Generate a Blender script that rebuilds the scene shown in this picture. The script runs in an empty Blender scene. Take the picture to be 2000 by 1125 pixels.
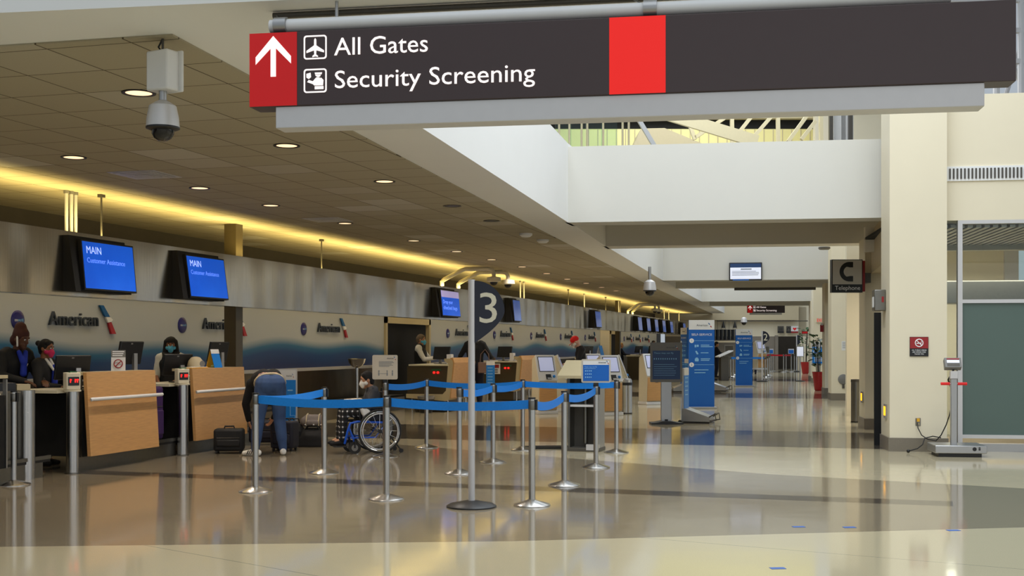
import bpy, bmesh, math, random
from math import sin, cos, pi, atan, atan2, radians, sqrt
from mathutils import Vector, Matrix
random.seed(7)
SC = bpy.context.scene
COL = SC.collection
# ---------------------------------------------------------------- camera
F, HZ, H = 2350.0, 675.0, 1.48            # focal length in pixels, horizon row, eye height
YAW = atan(650 / F)                        # the hall runs along +Y, the camera is turned to the left
FW = Vector((-sin(YAW), cos(YAW), 0)); RT = Vector((cos(YAW), sin(YAW), 0))
cd = bpy.data.cameras.new('camera'); cam = bpy.data.objects.new('camera', cd); COL.objects.link(cam)
cam.location = (0, 0, H); cam.rotation_euler = (pi / 2, 0, YAW)
cd.sensor_fit = 'HORIZONTAL'; cd.sensor_width = 36; cd.lens = 36 * F / 2000; cd.shift_y = 112.5 / 2000
cd.clip_end = 400; cd.clip_start = .05
SC.camera = cam
vs = SC.view_settings
vs.view_transform = 'Standard'; vs.look = 'None'; vs.gamma = 1; vs.use_curve_mapping = False
vs.exposure = 0.28
SC.cycles.use_denoising = True
SC.cycles.max_bounces = 10; SC.cycles.diffuse_bounces = 5; SC.cycles.glossy_bounces = 5
SC.cycles.transparent_max_bounces = 12
SC.cycles.sample_clamp_indirect = 6
# ---------------------------------------------------------------- sky and daylight
w = bpy.data.worlds.new('sky'); SC.world = w; w.use_nodes = True
bg = w.node_tree.nodes['Background']; bg.inputs[0].default_value = (.80, .90, 1, 1); bg.inputs[1].default_value = .42


def P(x, y, d):
    return RT * ((x - 1000) / F * d) + FW * d + Vector((0, 0, H + (HZ - y) / F * d))
def G(x, y): return P(x, y, F * H / (y - HZ))
def Cz(x, y, z): return P(x, y, F * (z - H) / (HZ - y))
def Wd(x, X): return X / ((x - 1000) / F * cos(YAW) - sin(YAW))
def Wp(x, y, X): return P(x, y, Wd(x, X))
def YW(x, X): return Wp(x, 600, X).y
def ray(X, d, z=0): return RT * X + FW * d + Vector((0, 0, z))


def area(name, loc, sx, sy, power, col, rot=(0, 0, 0), spread=pi):
    l = bpy.data.lights.new(name, 'AREA'); l.shape = 'RECTANGLE'; l.size = sx; l.size_y = sy
    l.energy = power; l.color = col; l.spread = spread
    o = bpy.data.objects.new(name, l); o.location = loc; o.rotation_euler = rot; COL.objects.link(o)
    return o
ZC = 3.38
RROT = YAW - atan(500 / F)                 # the concourse turns a little left of the counter wall
SKYC = (.90, .955, 1)
for nm, X, d, sx, sy, pw in (('skylight', .5, 1.2, 10, 8, 215), ('skylight', 2.6, 12.6, 9, 9.5, 860), ('skylight', 4.6, 29.5, 6, 11, 580),
                             ('skylight', 7.6, 46, 6, 11, 580), ('skylight', 11, 63.5, 6, 12, 600)):
    area(nm, ray(X, d, 9.2), sx, sy, pw, SKYC, (0, 0, YAW - .15))
area('entrance_daylight', ray(4, -5, 3.4), 12, 5, 70, (1, .96, .92), (pi / 2, 0, YAW + .1))
area('side_daylight', ray(11, 6, 3.2), 10, 4.5, 95, (1, .97, .94), (pi / 2, 0, YAW + pi / 2))
area('room_fill', ray(8.2, 22, 3.0), 3, 3, 130, (1, .93, .8), (0, 0, YAW))  # added fill lamp to brighten the room behind the shopfront, no fitting there
# lamps hidden on top of the steel fascia, throwing a yellow band on the tiles
FX = -8.85
for k in range(6):
    area('cove_lamp', (FX - .07, 8 + 10.4 * k + 5, 2.85), .10, 10.2, 88, (1, .77, .26), (pi, radians(-20), 0), radians(150))
    area('panel_lamp', (-10.28, 8 + 10.4 * k + 5, 2.52), .08, 10.2, 14, (1, .93, .82), (0, radians(-14), 0), radians(150))
# ---------------------------------------------------------------- materials
def lin(c):
    c /= 255
    return c / 12.92 if c <= .04045 else ((c + .055) / 1.055) ** 2.4
def rgb(r, g, b): return (lin(r), lin(g), lin(b), 1)
class N:                                   # tiny node helper
    def __init__(s, name):
        s.m = bpy.data.materials.new(name); s.m.use_nodes = True; s.t = s.m.node_tree
        s.b = s.t.nodes['Principled BSDF']
    def n(s, t, **k):
        x = s.t.nodes.new(t)
        for a, v in k.items(): setattr(x, a, v)
        return x
    def l(s, a, b): s.t.links.new(a, b)
    def math(s, op, a, b=None):
        x = s.n('ShaderNodeMath', operation=op)
        for i, v in enumerate((a, b)):
            if v is None: continue
            if isinstance(v, (int, float)): x.inputs[i].default_value = v
            else: s.l(v, x.inputs[i])
        return x.outputs[0]
    def mix(s, f, a, b):
        x = s.n('ShaderNodeMix', data_type='RGBA')
        for i, v in ((0, f), (6, a), (7, b)):
            if isinstance(v, (int, float, tuple)): x.inputs[i].default_value = v
            else: s.l(v, x.inputs[i])
        return x.outputs[2]
    def ramp(s, f, stops):
        x = s.n('ShaderNodeValToRGB'); e = x.color_ramp.elements
        while len(e) < len(stops): e.new(.5)
        for i, (p, c) in enumerate(stops): e[i].position = p; e[i].color = c
        s.l(f, x.inputs[0]); return x.outputs[0]
    def noise(s, scale, vec=None, detail=3, stretch=None):
        x = s.n('ShaderNodeTexNoise'); x.inputs['Scale'].default_value = scale; x.inputs['Detail'].default_value = detail
        tc = s.n('ShaderNodeTexCoord').outputs['Object'] if vec is None else vec
        if stretch:
            mp = s.n('ShaderNodeMapping'); mp.inputs['Scale'].default_value = stretch; s.l(tc, mp.inputs[0]); tc = mp.outputs[0]
        s.l(tc, x.inputs['Vector']); return x.outputs['Fac']
    def bump(s, h, strength, dist=.01):
        x = s.n('ShaderNodeBump'); x.inputs['Strength'].default_value = strength; x.inputs['Distance'].default_value = dist
        s.l(h, x.inputs['Height']); s.l(x.outputs[0], s.b.inputs['Normal'])

def mat(name, c, rough=.5, metal=0., spec=.5, vary=.06, scale=14, emit=None, es=1., stretch=None, coat=0.):
    k = N(name); b = k.b
    b.inputs['Roughness'].default_value = rough; b.inputs['Metallic'].default_value = metal
    b.inputs['Specular IOR Level'].default_value = spec; b.inputs['Coat Weight'].default_value = coat
    if vary:
        d = tuple(v * (1 - vary) for v in c[:3]) + (1,); u = tuple(min(1, v * (1 + vary)) for v in c[:3]) + (1,)
        k.l(k.mix(k.noise(scale, stretch=stretch), d, u), b.inputs['Base Color'])
    else: b.inputs['Base Color'].default_value = c
    if emit: b.inputs['Emission Color'].default_value = emit; b.inputs['Emission Strength'].default_value = es
    return k.m

M = {}
M['paint'] = mat('cream_paint', rgb(226, 220, 205), .65, vary=.03, scale=3)
M['white'] = mat('white_paint', rgb(232, 232, 230), .6, vary=.02, scale=2)
M['beam'] = mat('beam_paint', rgb(206, 204, 196), .6, vary=.02, scale=2)
M['column'] = mat('column_paint', rgb(226, 216, 190), .55, vary=.03, scale=2)
M['plinth'] = mat('granite_plinth', rgb(120, 112, 98), .35, vary=.35, scale=160)
M['plinth_dark'] = mat('dark_granite', rgb(78, 74, 66), .3, vary=.2, scale=120)
M['dark_wall'] = mat('dark_concrete', rgb(66, 60, 54), .8, vary=.15, scale=5)
M['grey_wall'] = mat('grey_wall_paint', rgb(132, 124, 112), .7, vary=.05, scale=4)
M['steel'] = mat('brushed_steel', rgb(190, 188, 184), .26, 1, vary=.08, scale=40, stretch=(1, 1, .05))
M['steel_d'] = mat('dull_steel', rgb(128, 126, 120), .36, 1, vary=.1, scale=20)
M['chrome'] = mat('chrome', rgb(215, 215, 213), .1, 1, vary=.02)
M['alu'] = mat('aluminium', rgb(172, 172, 172), .38, .85, vary=.04)
M['alu_w'] = mat('pale_aluminium', rgb(205, 203, 203), .42, .35, vary=.03)
M['black'] = mat('black_plastic', rgb(20, 20, 22), .4, vary=.1)
M['black_m'] = mat('matt_black', rgb(13, 13, 14), .75, vary=.1)
M['rubber'] = mat('rubber', rgb(30, 29, 28), .7, vary=.15)
M['grey_p'] = mat('grey_plastic', rgb(120, 118, 114), .45, vary=.05)
M['grey_d'] = mat('dark_grey_metal', rgb(84, 80, 74), .45, .3, vary=.06)
M['white_p'] = mat('white_plastic', rgb(222, 222, 222), .35, vary=.03)
M['cream_p'] = mat('cream_plastic', rgb(214, 206, 182), .4, vary=.04)
M['beige'] = mat('beige_laminate', rgb(190, 176, 140), .45, vary=.04)
M['brown'] = mat('bronze_panel', rgb(76, 66, 46), .4, .2, vary=.08)
M['slate_face'] = mat('warm_grey_face', rgb(200, 194, 182), .5, vary=.03)
M['red'] = mat('red_vinyl', rgb(196, 12, 14), .45, vary=.03, emit=rgb(200, 8, 10), es=.2)
M['redbright'] = mat('red_film', rgb(232, 30, 20), .4, vary=.02, emit=rgb(236, 20, 12), es=.38)
M['sign_d'] = mat('charcoal_sign_face', rgb(66, 52, 52), .36, vary=.04)
M['sign_t'] = mat('sign_lettering', rgb(238, 232, 230), .4, vary=0, emit=rgb(255, 240, 236), es=.6)
M['letter_w'] = mat('white_lettering', rgb(240, 240, 240), .5, vary=0)
M['letter_d'] = mat('dark_lettering', rgb(52, 58, 66), .4, vary=.03)
M['letter_l'] = mat('pale_blue_print', rgb(140, 196, 236), .5, vary=0)
M['grey_print'] = mat('grey_print', rgb(120, 126, 132), .5, vary=0)
M['navy'] = mat('navy_board', rgb(16, 22, 40), .35, vary=.05)
M['ivory'] = mat('ivory_numeral', rgb(214, 208, 186), .5, vary=0)
M['blue'] = mat('blue_print', rgb(0, 96, 186), .4, vary=.04, scale=3)
M['blue_b'] = mat('bright_blue_print', rgb(10, 126, 214), .4, vary=.04)
M['blue_n'] = mat('dark_blue_print', rgb(12, 58, 112), .4, vary=.05)
M['belt'] = mat('blue_webbing', rgb(0, 128, 226), .55, vary=.12, scale=60)
M['belt_r'] = mat('red_webbing', rgb(196, 22, 40), .6, vary=.1)
M['tail_b'] = mat('logo_blue', rgb(14, 92, 150), .4, vary=0)
M['tail_r'] = mat('logo_red', rgb(176, 24, 34), .4, vary=0)
M['disc'] = mat('purple_disc', rgb(40, 36, 110), .3, vary=.08)
M['led'] = mat('red_led', rgb(90, 0, 0), .4, vary=0, emit=rgb(255, 24, 20), es=3)
M['amber'] = mat('amber_lens', rgb(220, 160, 30), .4, vary=0, emit=rgb(255, 170, 20), es=1.6)
M['lamp'] = mat('lamp_diffuser', rgb(255, 230, 190), .4, vary=0, emit=rgb(255, 205, 160), es=1.35)
M['lampoff'] = mat('unlit_lamp', rgb(60, 58, 54), .3, .5, vary=.05)
M['terra'] = mat('red_glazed_pot', rgb(170, 20, 26), .25, vary=.06)
M['soil'] = mat('soil', rgb(50, 36, 26), .9, vary=.3)
M['leaf'] = mat('leaf_green', rgb(48, 82, 40), .45, vary=.4, scale=8)
M['mat_b'] = mat('black_floor_mat', rgb(22, 21, 20), .9, vary=.2, scale=60)
M['tape'] = mat('blue_tape', rgb(44, 96, 176), .5, vary=.1)
M['purple'] = mat('purple_fabric', rgb(56, 26, 84), .7, vary=.2, scale=30)
M['bagblack'] = mat('black_nylon', rgb(20, 19, 21), .7, vary=.3, scale=30)
M['bagnavy'] = mat('navy_nylon', rgb(26, 26, 40), .7, vary=.25, scale=30)
M['baggrey'] = mat('grey_canvas', rgb(120, 112, 108), .8, vary=.2, scale=20)
M['yellowpaper'] = mat('yellow_folder', rgb(226, 170, 40), .6, vary=.05)
M['paper'] = mat('paper', rgb(226, 226, 224), .7, vary=.02)
M['chairblue'] = mat('blue_enamel', rgb(20, 84, 200), .3, vary=.05)
M['cardb'] = mat('frosted_placard', rgb(196, 188, 172), .4, vary=.03)
M['stopred'] = mat('warning_red', rgb(150, 30, 34), .5, vary=0)
M['green_led'] = mat('green_lens', rgb(40, 90, 50), .4, vary=.1)
M['frost'] = mat('frosted_glass', rgb(84, 102, 95), .28, vary=.05, scale=1.2)
M['tan'] = mat('taupe_leather', rgb(122, 96, 84), .55, vary=.1)
M['truss'] = mat('cream_steelwork', rgb(214, 202, 164), .5, vary=.04)
M['yellow_panel'] = mat('pale_yellow_panel', rgb(236, 224, 152), .55, vary=.06, scale=2)
M['sealed'] = mat('tan_paint', rgb(196, 182, 150), .6, vary=.04, scale=2)
M['bluefar'] = mat('blue_white_panel', rgb(198, 208, 222), .4, vary=.03, scale=2)

def wood(name, c):
    k = N(name); f = k.noise(3, stretch=(2, 1.2, 26), detail=6)
    k.l(k.mix(f, rgb(*[v * .86 for v in c]), rgb(*[min(255, v * 1.08) for v in c])), k.b.inputs['Base Color'])
    k.b.inputs['Roughness'].default_value = .42; return k.m
M['wood'] = wood('maple_laminate', (204, 156, 100))
M['wood_k'] = wood('maple_kiosk_door', (206, 156, 98))

def glass(name, tint, refl=.12):
    k = N(name); t = k.n('ShaderNodeBsdfTransparent'); t.inputs[0].default_value = tint
    g = k.n('ShaderNodeBsdfGlossy'); g.inputs['Roughness'].default_value = .02
    f = k.n('ShaderNodeFresnel'); f.inputs[0].default_value = 1.45
    m = k.n('ShaderNodeMixShader'); k.l(k.math('MULTIPLY', f.outputs[0], 1.0), m.inputs[0]); k.l(t.outputs[0], m.inputs[1]); k.l(g.outputs[0], m.inputs[2])
    k.l(m.outputs[0], k.t.nodes['Material Output'].inputs[0]); return k.m
M['glass'] = glass('clear_glass', (.90, .94, .92, 1))
M['glass_g'] = glass('green_glass', (.80, .90, .84, 1))

def screen(name, c1, c2, es):
    k = N(name); f = k.noise(1.6, detail=2)
    c = k.mix(f, rgb(*c1), rgb(*c2)); k.l(c, k.b.inputs['Base Color']); k.l(c, k.b.inputs['Emission Color'])
    k.b.inputs['Emission Strength'].default_value = es; k.b.inputs['Roughness'].default_value = .12; return k.m
M['tv'] = screen('blue_tv_picture', (8, 62, 176), (26, 96, 212), .6)
M['tv_dim'] = screen('dim_blue_tv_picture', (34, 60, 128), (80, 110, 176), .5)
M['tv_text'] = mat('lit_screen_text', rgb(190, 210, 255), .3, vary=0, emit=rgb(170, 195, 255), es=.75)
M['tv_text_d'] = mat('faint_screen_text', rgb(110, 150, 240), .3, vary=0, emit=rgb(96, 140, 240), es=.8)
M['kscreen'] = screen('pale_kiosk_picture', (150, 156, 190), (186, 190, 214), .45)
M['tvpale'] = screen('pale_notice_picture', (190, 196, 214), (220, 222, 232), .5)
M['tvlav'] = screen('lavender_header', (150, 140, 190), (180, 170, 210), .55)

# steel fascia: polished sheet with shallow vertical buckles
k = N('buckled_steel'); k.b.inputs['Metallic'].default_value = 1; k.b.inputs['Roughness'].default_value = .2
tc = k.n('ShaderNodeTexCoord').outputs['Object']
n1 = k.noise(1.0, tc, 1, (1, .85, .25)); n2 = k.noise(60, tc, 2, (1, 1, .03))
k.l(k.mix(n2, rgb(168, 160, 148), rgb(208, 200, 186)), k.b.inputs['Base Color'])
k.bump(n1, .62, .2); M['fascia'] = k.m
k = N('steel_cladding'); k.b.inputs['Metallic'].default_value = 1; k.b.inputs['Roughness'].default_value = .3
tc = k.n('ShaderNodeTexCoord').outputs['Object']
k.l(k.mix(k.noise(1.4, tc, 2), rgb(96, 86, 68), rgb(132, 120, 98)), k.b.inputs['Base Color'])
k.bump(k.noise(1.2, tc, 2), .3, .1); M['clad'] = k.m

# printed wall panel: navy at the foot, teal crests, pale grey above
def panel_mat(name, pale, navy, z0):
    k = N(name); g = k.n('ShaderNodeNewGeometry').outputs['Position']
    sp = k.n('ShaderNodeSeparateXYZ'); k.l(g, sp.inputs[0])
    wv = k.math('MULTIPLY', k.math('SINE', k.math('MULTIPLY', sp.outputs[1], 1.55)), .055)
    wv2 = k.math('MULTIPLY', k.math('SINE', k.math('MULTIPLY', sp.outputs[1], .63)), .05)
    h = k.math('SUBTRACT', k.math('SUBTRACT', sp.outputs[2], k.math('ADD', wv, wv2)), z0)
    r = k.ramp(k.math('DIVIDE', h, .55), ((0, navy), (.48, rgb(0, 62, 122)), (.70, rgb(30, 104, 146)), (1, pale)))
    k.l(r, k.b.inputs['Base Color']); k.b.inputs['Roughness'].default_value = .4; return k.m
M['panel'] = panel_mat('blue_wave_panel', rgb(186, 190, 192), rgb(0, 36, 98), 1.02)

# ceiling tiles
k = N('ceiling_tiles'); g = k.n('ShaderNodeNewGeometry').outputs['Position']
sp = k.n('ShaderNodeSeparateXYZ'); k.l(g, sp.inputs[0])
def gl(o, off):
    t = k.math('FRACT', k.math('DIVIDE', k.math('ADD', o, off), .61))
    return k.math('LESS_THAN', k.math('ABSOLUTE', k.math('SUBTRACT', t, .5)), .010)
ln = k.math('MAXIMUM', gl(sp.outputs[0], 60.10), gl(sp.outputs[1], 60.2))
cell = k.n('ShaderNodeTexWhiteNoise', noise_dimensions='2D')
fl = k.n('ShaderNodeCombineXYZ')
for i, off in ((0, 60.10), (1, 60.2)):
    k.l(k.math('FLOOR', k.math('ADD', k.math('DIVIDE', k.math('ADD', sp.outputs[i], off), .61), .5)), fl.inputs[i])
k.l(fl.outputs[0], cell.inputs['Vector'])
v = k.math('POWER', cell.outputs[0], 14)
sp2 = k.noise(90, g, 2)
base = k.mix(k.math('MULTIPLY', v, .9), rgb(172, 162, 138), rgb(200, 196, 184))
base = k.mix(k.math('MULTIPLY', sp2, .16), base, rgb(90, 78, 54))
st = k.n('ShaderNodeTexNoise'); st.inputs['Scale'].default_value = .45; k.l(g, st.inputs['Vector'])
base = k.mix(k.math('MULTIPLY', k.math('GREATER_THAN', st.outputs['Fac'], .69), .25), base, rgb(120, 100, 60))
k.l(k.mix(ln, base, rgb(84, 74, 54)), k.b.inputs['Base Color']); k.b.inputs['Roughness'].default_value = .9
k.bump(sp2, .2, .004); M['tiles'] = k.m

# terrazzo floor with bands
k = N('terrazzo'); g = k.n('ShaderNodeNewGeometry').outputs['Position']
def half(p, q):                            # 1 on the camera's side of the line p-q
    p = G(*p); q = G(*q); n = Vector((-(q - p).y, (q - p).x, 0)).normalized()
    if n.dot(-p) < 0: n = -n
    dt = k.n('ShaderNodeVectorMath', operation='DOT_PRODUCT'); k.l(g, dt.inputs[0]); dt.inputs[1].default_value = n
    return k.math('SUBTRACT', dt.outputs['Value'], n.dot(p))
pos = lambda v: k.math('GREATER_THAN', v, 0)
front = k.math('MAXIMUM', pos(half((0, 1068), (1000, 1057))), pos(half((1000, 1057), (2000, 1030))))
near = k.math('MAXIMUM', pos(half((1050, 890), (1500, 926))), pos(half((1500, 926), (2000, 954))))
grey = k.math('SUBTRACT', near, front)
s1 = half((180, 923), (1000, 953)); strip = k.math('LESS_THAN', k.math('ABSOLUTE', k.math('ADD', s1, .02)), .19)
strip = k.math('MULTIPLY', strip, pos(k.math('MULTIPLY', half((1862, 990), (1858, 960)), -1 if False else 1)))
R = Vector((-sin(RROT - .06), cos(RROT - .06), 0))
dt = k.n('ShaderNodeVectorMath', operation='DOT_PRODUCT'); k.l(g, dt.inputs[0]); dt.inputs[1].default_value = R
yr = dt.outputs['Value']; b0 = G(1300, 868).dot(R); b1 = G(1300, 838).dot(R)
fr = k.math('MODULO', k.math('SUBTRACT', yr, b0 - 16.6 * 4), 16.6)
band = k.math('MULTIPLY', k.math('LESS_THAN', fr, b1 - b0), k.math('GREATER_THAN', yr, b0 - 1))
lnA = k.math('LESS_THAN', k.math('ABSOLUTE', half((300, 1068), (620, 1125))), .006)
lnB = k.math('LESS_THAN', k.math('ABSOLUTE', half((1250, 1050), (2000, 1112))), .006)
seam = k.math('MULTIPLY', k.math('MAXIMUM', lnA, lnB), front)
spk = k.noise(150, g, 2); mot = k.noise(1.1, g, 3)
def spec(c, a): return k.mix(k.math('MULTIPLY', spk, a), rgb(*[min(255, v * 1.08) for v in c]), rgb(*[v * .72 for v in c]))
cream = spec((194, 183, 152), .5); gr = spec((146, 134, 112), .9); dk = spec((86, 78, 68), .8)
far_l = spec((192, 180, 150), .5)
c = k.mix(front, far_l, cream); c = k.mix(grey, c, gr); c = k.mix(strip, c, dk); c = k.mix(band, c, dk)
c = k.mix(seam, c, rgb(150, 146, 124))
k.l(c, k.b.inputs['Base Color'])
rr = k.math('ADD', k.math('MULTIPLY', mot, .07), .055); k.l(rr, k.b.inputs['Roughness'])
k.b.inputs['Specular IOR Level'].default_value = .62
k.bump(k.noise(1.5, g, 2), .06, .02)
M['floor'] = k.m

# ---------------------------------------------------------------- geometry helpers
class MB:
    def __init__(s): s.v = []; s.f = []
    def add(s, vs, fs, m=None):
        o = len(s.v)
        s.v += [tuple(m @ Vector(v)) if m else tuple(v) for v in vs]; s.f += [[i + o for i in f] for f in fs]; return s
    def box(s, c, sz, rz=0, rx=0, ry=0):
        x, y, z = [a / 2 for a in sz]
        vs = [(-x, -y, -z), (x, -y, -z), (x, y, -z), (-x, y, -z), (-x, -y, z), (x, -y, z), (x, y, z), (-x, y, z)]
        m = Matrix.Translation(c) @ Matrix.Rotation(rz, 4, 'Z') @ Matrix.Rotation(ry, 4, 'Y') @ Matrix.Rotation(rx, 4, 'X')
        return s.add(vs, [(3, 2, 1, 0), (4, 5, 6, 7), (0, 1, 5, 4), (1, 2, 6, 5), (2, 3, 7, 6), (3, 0, 4, 7)], m)
    def bb(s, a, b):
        return s.box([(p + q) / 2 for p, q in zip(a, b)], [abs(p - q) for p, q in zip(a, b)])
    def ring(s, c, u, w_, r, n): return [Vector(c) + u * (r * cos(2 * pi * i / n)) + w_ * (r * sin(2 * pi * i / n)) for i in range(n)]
    def cyl(s, a, b, ra, rb=None, n=18):
        a = Vector(a); b = Vector(b); rb = ra if rb is None else rb
        d = (b - a).normalized(); u = d.orthogonal().normalized(); w_ = d.cross(u)
        vs = s.ring(a, u, w_, ra, n) + s.ring(b, u, w_, rb, n)
        return s.add(vs, [(i, (i + 1) % n, n + (i + 1) % n, n + i) for i in range(n)] + [list(range(n))[::-1], list(range(n, 2 * n))])
    def tube(s, pts, r, n=10, closed=False):
        pts = [Vector(p) for p in pts]; m = len(pts); vs = []; u = None
        for i, p in enumerate(pts):
            a = pts[i - 1] if i or closed else p; b = pts[(i + 1) % m] if i < m - 1 or closed else p
            d = (b - a).normalized()
            u = d.orthogonal().normalized() if u is None else (u - d * u.dot(d)).normalized()
            vs += s.ring(p, u, d.cross(u), r[i] if isinstance(r, (list, tuple)) else r, n)
        fs = [(i * n + j, i * n + (j + 1) % n, ((i + 1) % m) * n + (j + 1) % n, ((i + 1) % m) * n + j) for i in range(m if closed else m - 1) for j in range(n)]
        if not closed: fs += [list(range(n))[::-1], list(range((m - 1) * n, m * n))]
        return s.add(vs, fs)
    def lathe(s, prof, c=(0, 0, 0), n=28, m=None):
        vs = [(r * cos(2 * pi * j / n), r * sin(2 * pi * j / n), z) for r, z in prof for j in range(n)]
        fs = [(i * n + j, i * n + (j + 1) % n, (i + 1) * n + (j + 1) % n, (i + 1) * n + j) for i in range(len(prof) - 1) for j in range(n)]
        fs += [list(range(n))[::-1], list(range((len(prof) - 1) * n, len(prof) * n))]
        return s.add(vs, fs, Matrix.Translation(c) @ (m or Matrix()))
    def sph(s, c, r, n=12, m=None):
        r = (r, r, r) if isinstance(r, (int, float)) else r; h = n // 2 + 1
        vs = [(r[0] * sin(pi * i / h) * cos(2 * pi * j / n), r[1] * sin(pi * i / h) * sin(2 * pi * j / n), r[2] * cos(pi * i / h)) for i in range(1, h) for j in range(n)]
        k0 = len(vs); vs += [(0, 0, r[2]), (0, 0, -r[2])]
        fs = [(i * n + j, (i + 1) * n + j, (i + 1) * n + (j + 1) % n, i * n + (j + 1) % n) for i in range(h - 2) for j in range(n)]
        fs += [(k0, j, (j + 1) % n) for j in range(n)] + [(k0 + 1, (h - 2) * n + (j + 1) % n, (h - 2) * n + j) for j in range(n)]
        return s.add(vs, fs, Matrix.Translation(c) @ (m or Matrix()))
    def _ext(s, a, b):
        n = len(a)
        return s.add(a + b, [list(range(n))[::-1], list(range(n, 2 * n))] + [(i, (i + 1) % n, n + (i + 1) % n, n + i) for i in range(n)])
    def prism(s, poly, z0, z1): return s._ext([(p[0], p[1], z0) for p in poly], [(p[0], p[1], z1) for p in poly])
    def slab(s, poly, y0, y1): return s._ext([(p[0], y1, p[1]) for p in poly], [(p[0], y0, p[1]) for p in poly])
    def side(s, poly, x0, x1): return s._ext([(x0, p[0], p[1]) for p in poly], [(x1, p[0], p[1]) for p in poly])
    def cap(s, a, ra, b, rb, n=12):
        s.sph(a, ra, n); s.sph(b, rb, n)
        if (Vector(a) - Vector(b)).length > 1e-4: s.cyl(a, b, ra, rb, n)
        return s
    def build(s, name, m, parent=None, bevel=0, smooth=True, seg=2):
        me = bpy.data.meshes.new(name); me.from_pydata(s.v, [], s.f)
        bm = bmesh.new(); bm.from_mesh(me); bmesh.ops.recalc_face_normals(bm, faces=bm.faces); bm.to_mesh(me); bm.free()
        if smooth: me.shade_smooth(); me.set_sharp_from_angle(angle=radians(38))
        me.materials.append(M[m] if isinstance(m, str) else m)
        o = bpy.data.objects.new(name, me); COL.objects.link(o)
        if parent: o.parent = parent
        if bevel:
            b = o.modifiers.new('bevel', 'BEVEL'); b.width = bevel; b.segments = seg; b.limit_method = 'ANGLE'; b.angle_limit = radians(40)
        return o

def tag(o, label=None, cat=None, group=None, kind=None):
    if label: o['label'] = label
    if cat: o['category'] = cat
    if group: o['group'] = group
    if kind: o['kind'] = kind
    return o
def thing(name, label, cat, loc=(0, 0, 0), rz=0, group=None):
    o = bpy.data.objects.new(name, None); COL.objects.link(o); o.empty_display_size = .1
    o.location = loc; o.rotation_euler = (0, 0, rz); return tag(o, label, cat, group)
def struct(mb, name, m, label=None, **k):
    o = mb.build(name, m, **k); return tag(o, label, None, None, 'structure')
def dup(root, loc, rz, label, group=None):
    r = root.copy(); COL.objects.link(r); r.location = loc; r.rotation_euler = (0, 0, rz); r['label'] = label
    if group: r['group'] = group
    def rec(a, b):
        for ch in list(a.children):
            c = ch.copy(); COL.objects.link(c); c.parent = b; rec(ch, c)
    rec(root, r); return r
def text(name, body, size, m, parent, loc, rz=0, sx=1, align='LEFT', ext=.002, rx=pi / 2, sp=1, off=0, lsp=1):
    c = bpy.data.curves.new(name, 'FONT'); c.body = body; c.size = size; c.extrude = ext; c.align_x = align
    c.space_character = sp; c.offset = off; c.resolution_u = 3; c.space_line = lsp
    t = bpy.data.objects.new(name, c)
    me = bpy.data.meshes.new_from_object(t); bpy.data.objects.remove(t); bpy.data.curves.remove(c)
    me.name = name; me.materials.clear(); me.materials.append(M[m])
    o = bpy.data.objects.new(name, me); COL.objects.link(o)
    o.location = loc; o.rotation_euler = (rx, 0, rz); o.scale = (sx, 1, 1)
    if parent: o.parent = parent
    return o
def fit(o, width):
    xs = [v.co.x for v in o.data.vertices]; o.scale.x = width / (max(xs) - min(xs)); return o
def bars(mb, x0, z, widths, h, gap, y, t=.002):
    for i, w_ in enumerate(widths): mb.bb((x0, y - t, z - i * gap - h), (x0 + w_, y, z - i * gap))
    return mb
def arc(cx, cz, r, a0, a1, n=10): return [(cx + r * cos(a0 + (a1 - a0) * i / n), cz + r * sin(a0 + (a1 - a0) * i / n)) for i in range(n + 1)]
def rrect(x0, z0, x1, z1, r, n=5):
    return arc(x1 - r, z0 + r, r, -pi / 2, 0, n) + arc(x1 - r, z1 - r, r, 0, pi / 2, n) + arc(x0 + r, z1 - r, r, pi / 2, pi, n) + arc(x0 + r, z0 + r, r, pi, 1.5 * pi, n)
# ---------------------------------------------------------------- the building
PX = -10.6                                 # plane of the printed panels
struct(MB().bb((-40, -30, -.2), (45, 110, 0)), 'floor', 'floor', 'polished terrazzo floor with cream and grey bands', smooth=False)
EDGE = [Cz(x, y, ZC) for x, y in ((524, 52), (815, 244), (1109.5, 434.5), (1123, 441), (1183, 481), (1192, 486), (1295, 548),
                                  (1301, 550.4), (1320, 562.6), (1324, 564), (1370, 589), (1386, 597.3), (1415, 611.6))]
a = radians(8.6); BX = RT * cos(a) - FW * sin(a); BY = FW * cos(a) + RT * sin(a); BROT = YAW - a
E0 = EDGE[0]; far = EDGE[-1]; N0 = Cz(0, 25, ZC)
N1 = N0 + BX * (E0 - N0).dot(BX)
def NL(x): return (N0 + BX * ((x - N0.x) / BX.x)).y
struct(MB().prism(EDGE + [Vector((-11.3, far.y + 1, 0)), Vector((-11.3, NL(-11.3), 0)), N1], ZC, 4.6), 'ceiling', 'white', 'plain soffit and bulkhead beside the tiled ceiling', smooth=False)
struct(MB().prism([E0, E0 + BX * 16, N1 + BX * 16, N1], ZC, 4.6), 'ceiling', 'white', 'flat soffit over the entrance', smooth=False)
T = [Cz(x, y, ZC) for x, y in ((337, 66), (785, 306), (1060, 451), (1271, 559), (1392, 613))]
t0 = Cz(0, 88, ZC); nd = (t0 - T[0]).normalized()
struct(MB().prism(T + [Vector((-11, far.y, 0)), T[0] + nd * ((-11 - T[0].x) / nd.x)], ZC - .012, ZC - .001), 'ceiling', 'tiles', 'lay-in tile ceiling over the counters', smooth=False)
COLL = [G(1737.6, 881.4), G(1689.6, 838.5), G(1623.6, 782), G(1611, 770), G(1588.5, 748), G(1583, 743)]
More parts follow.
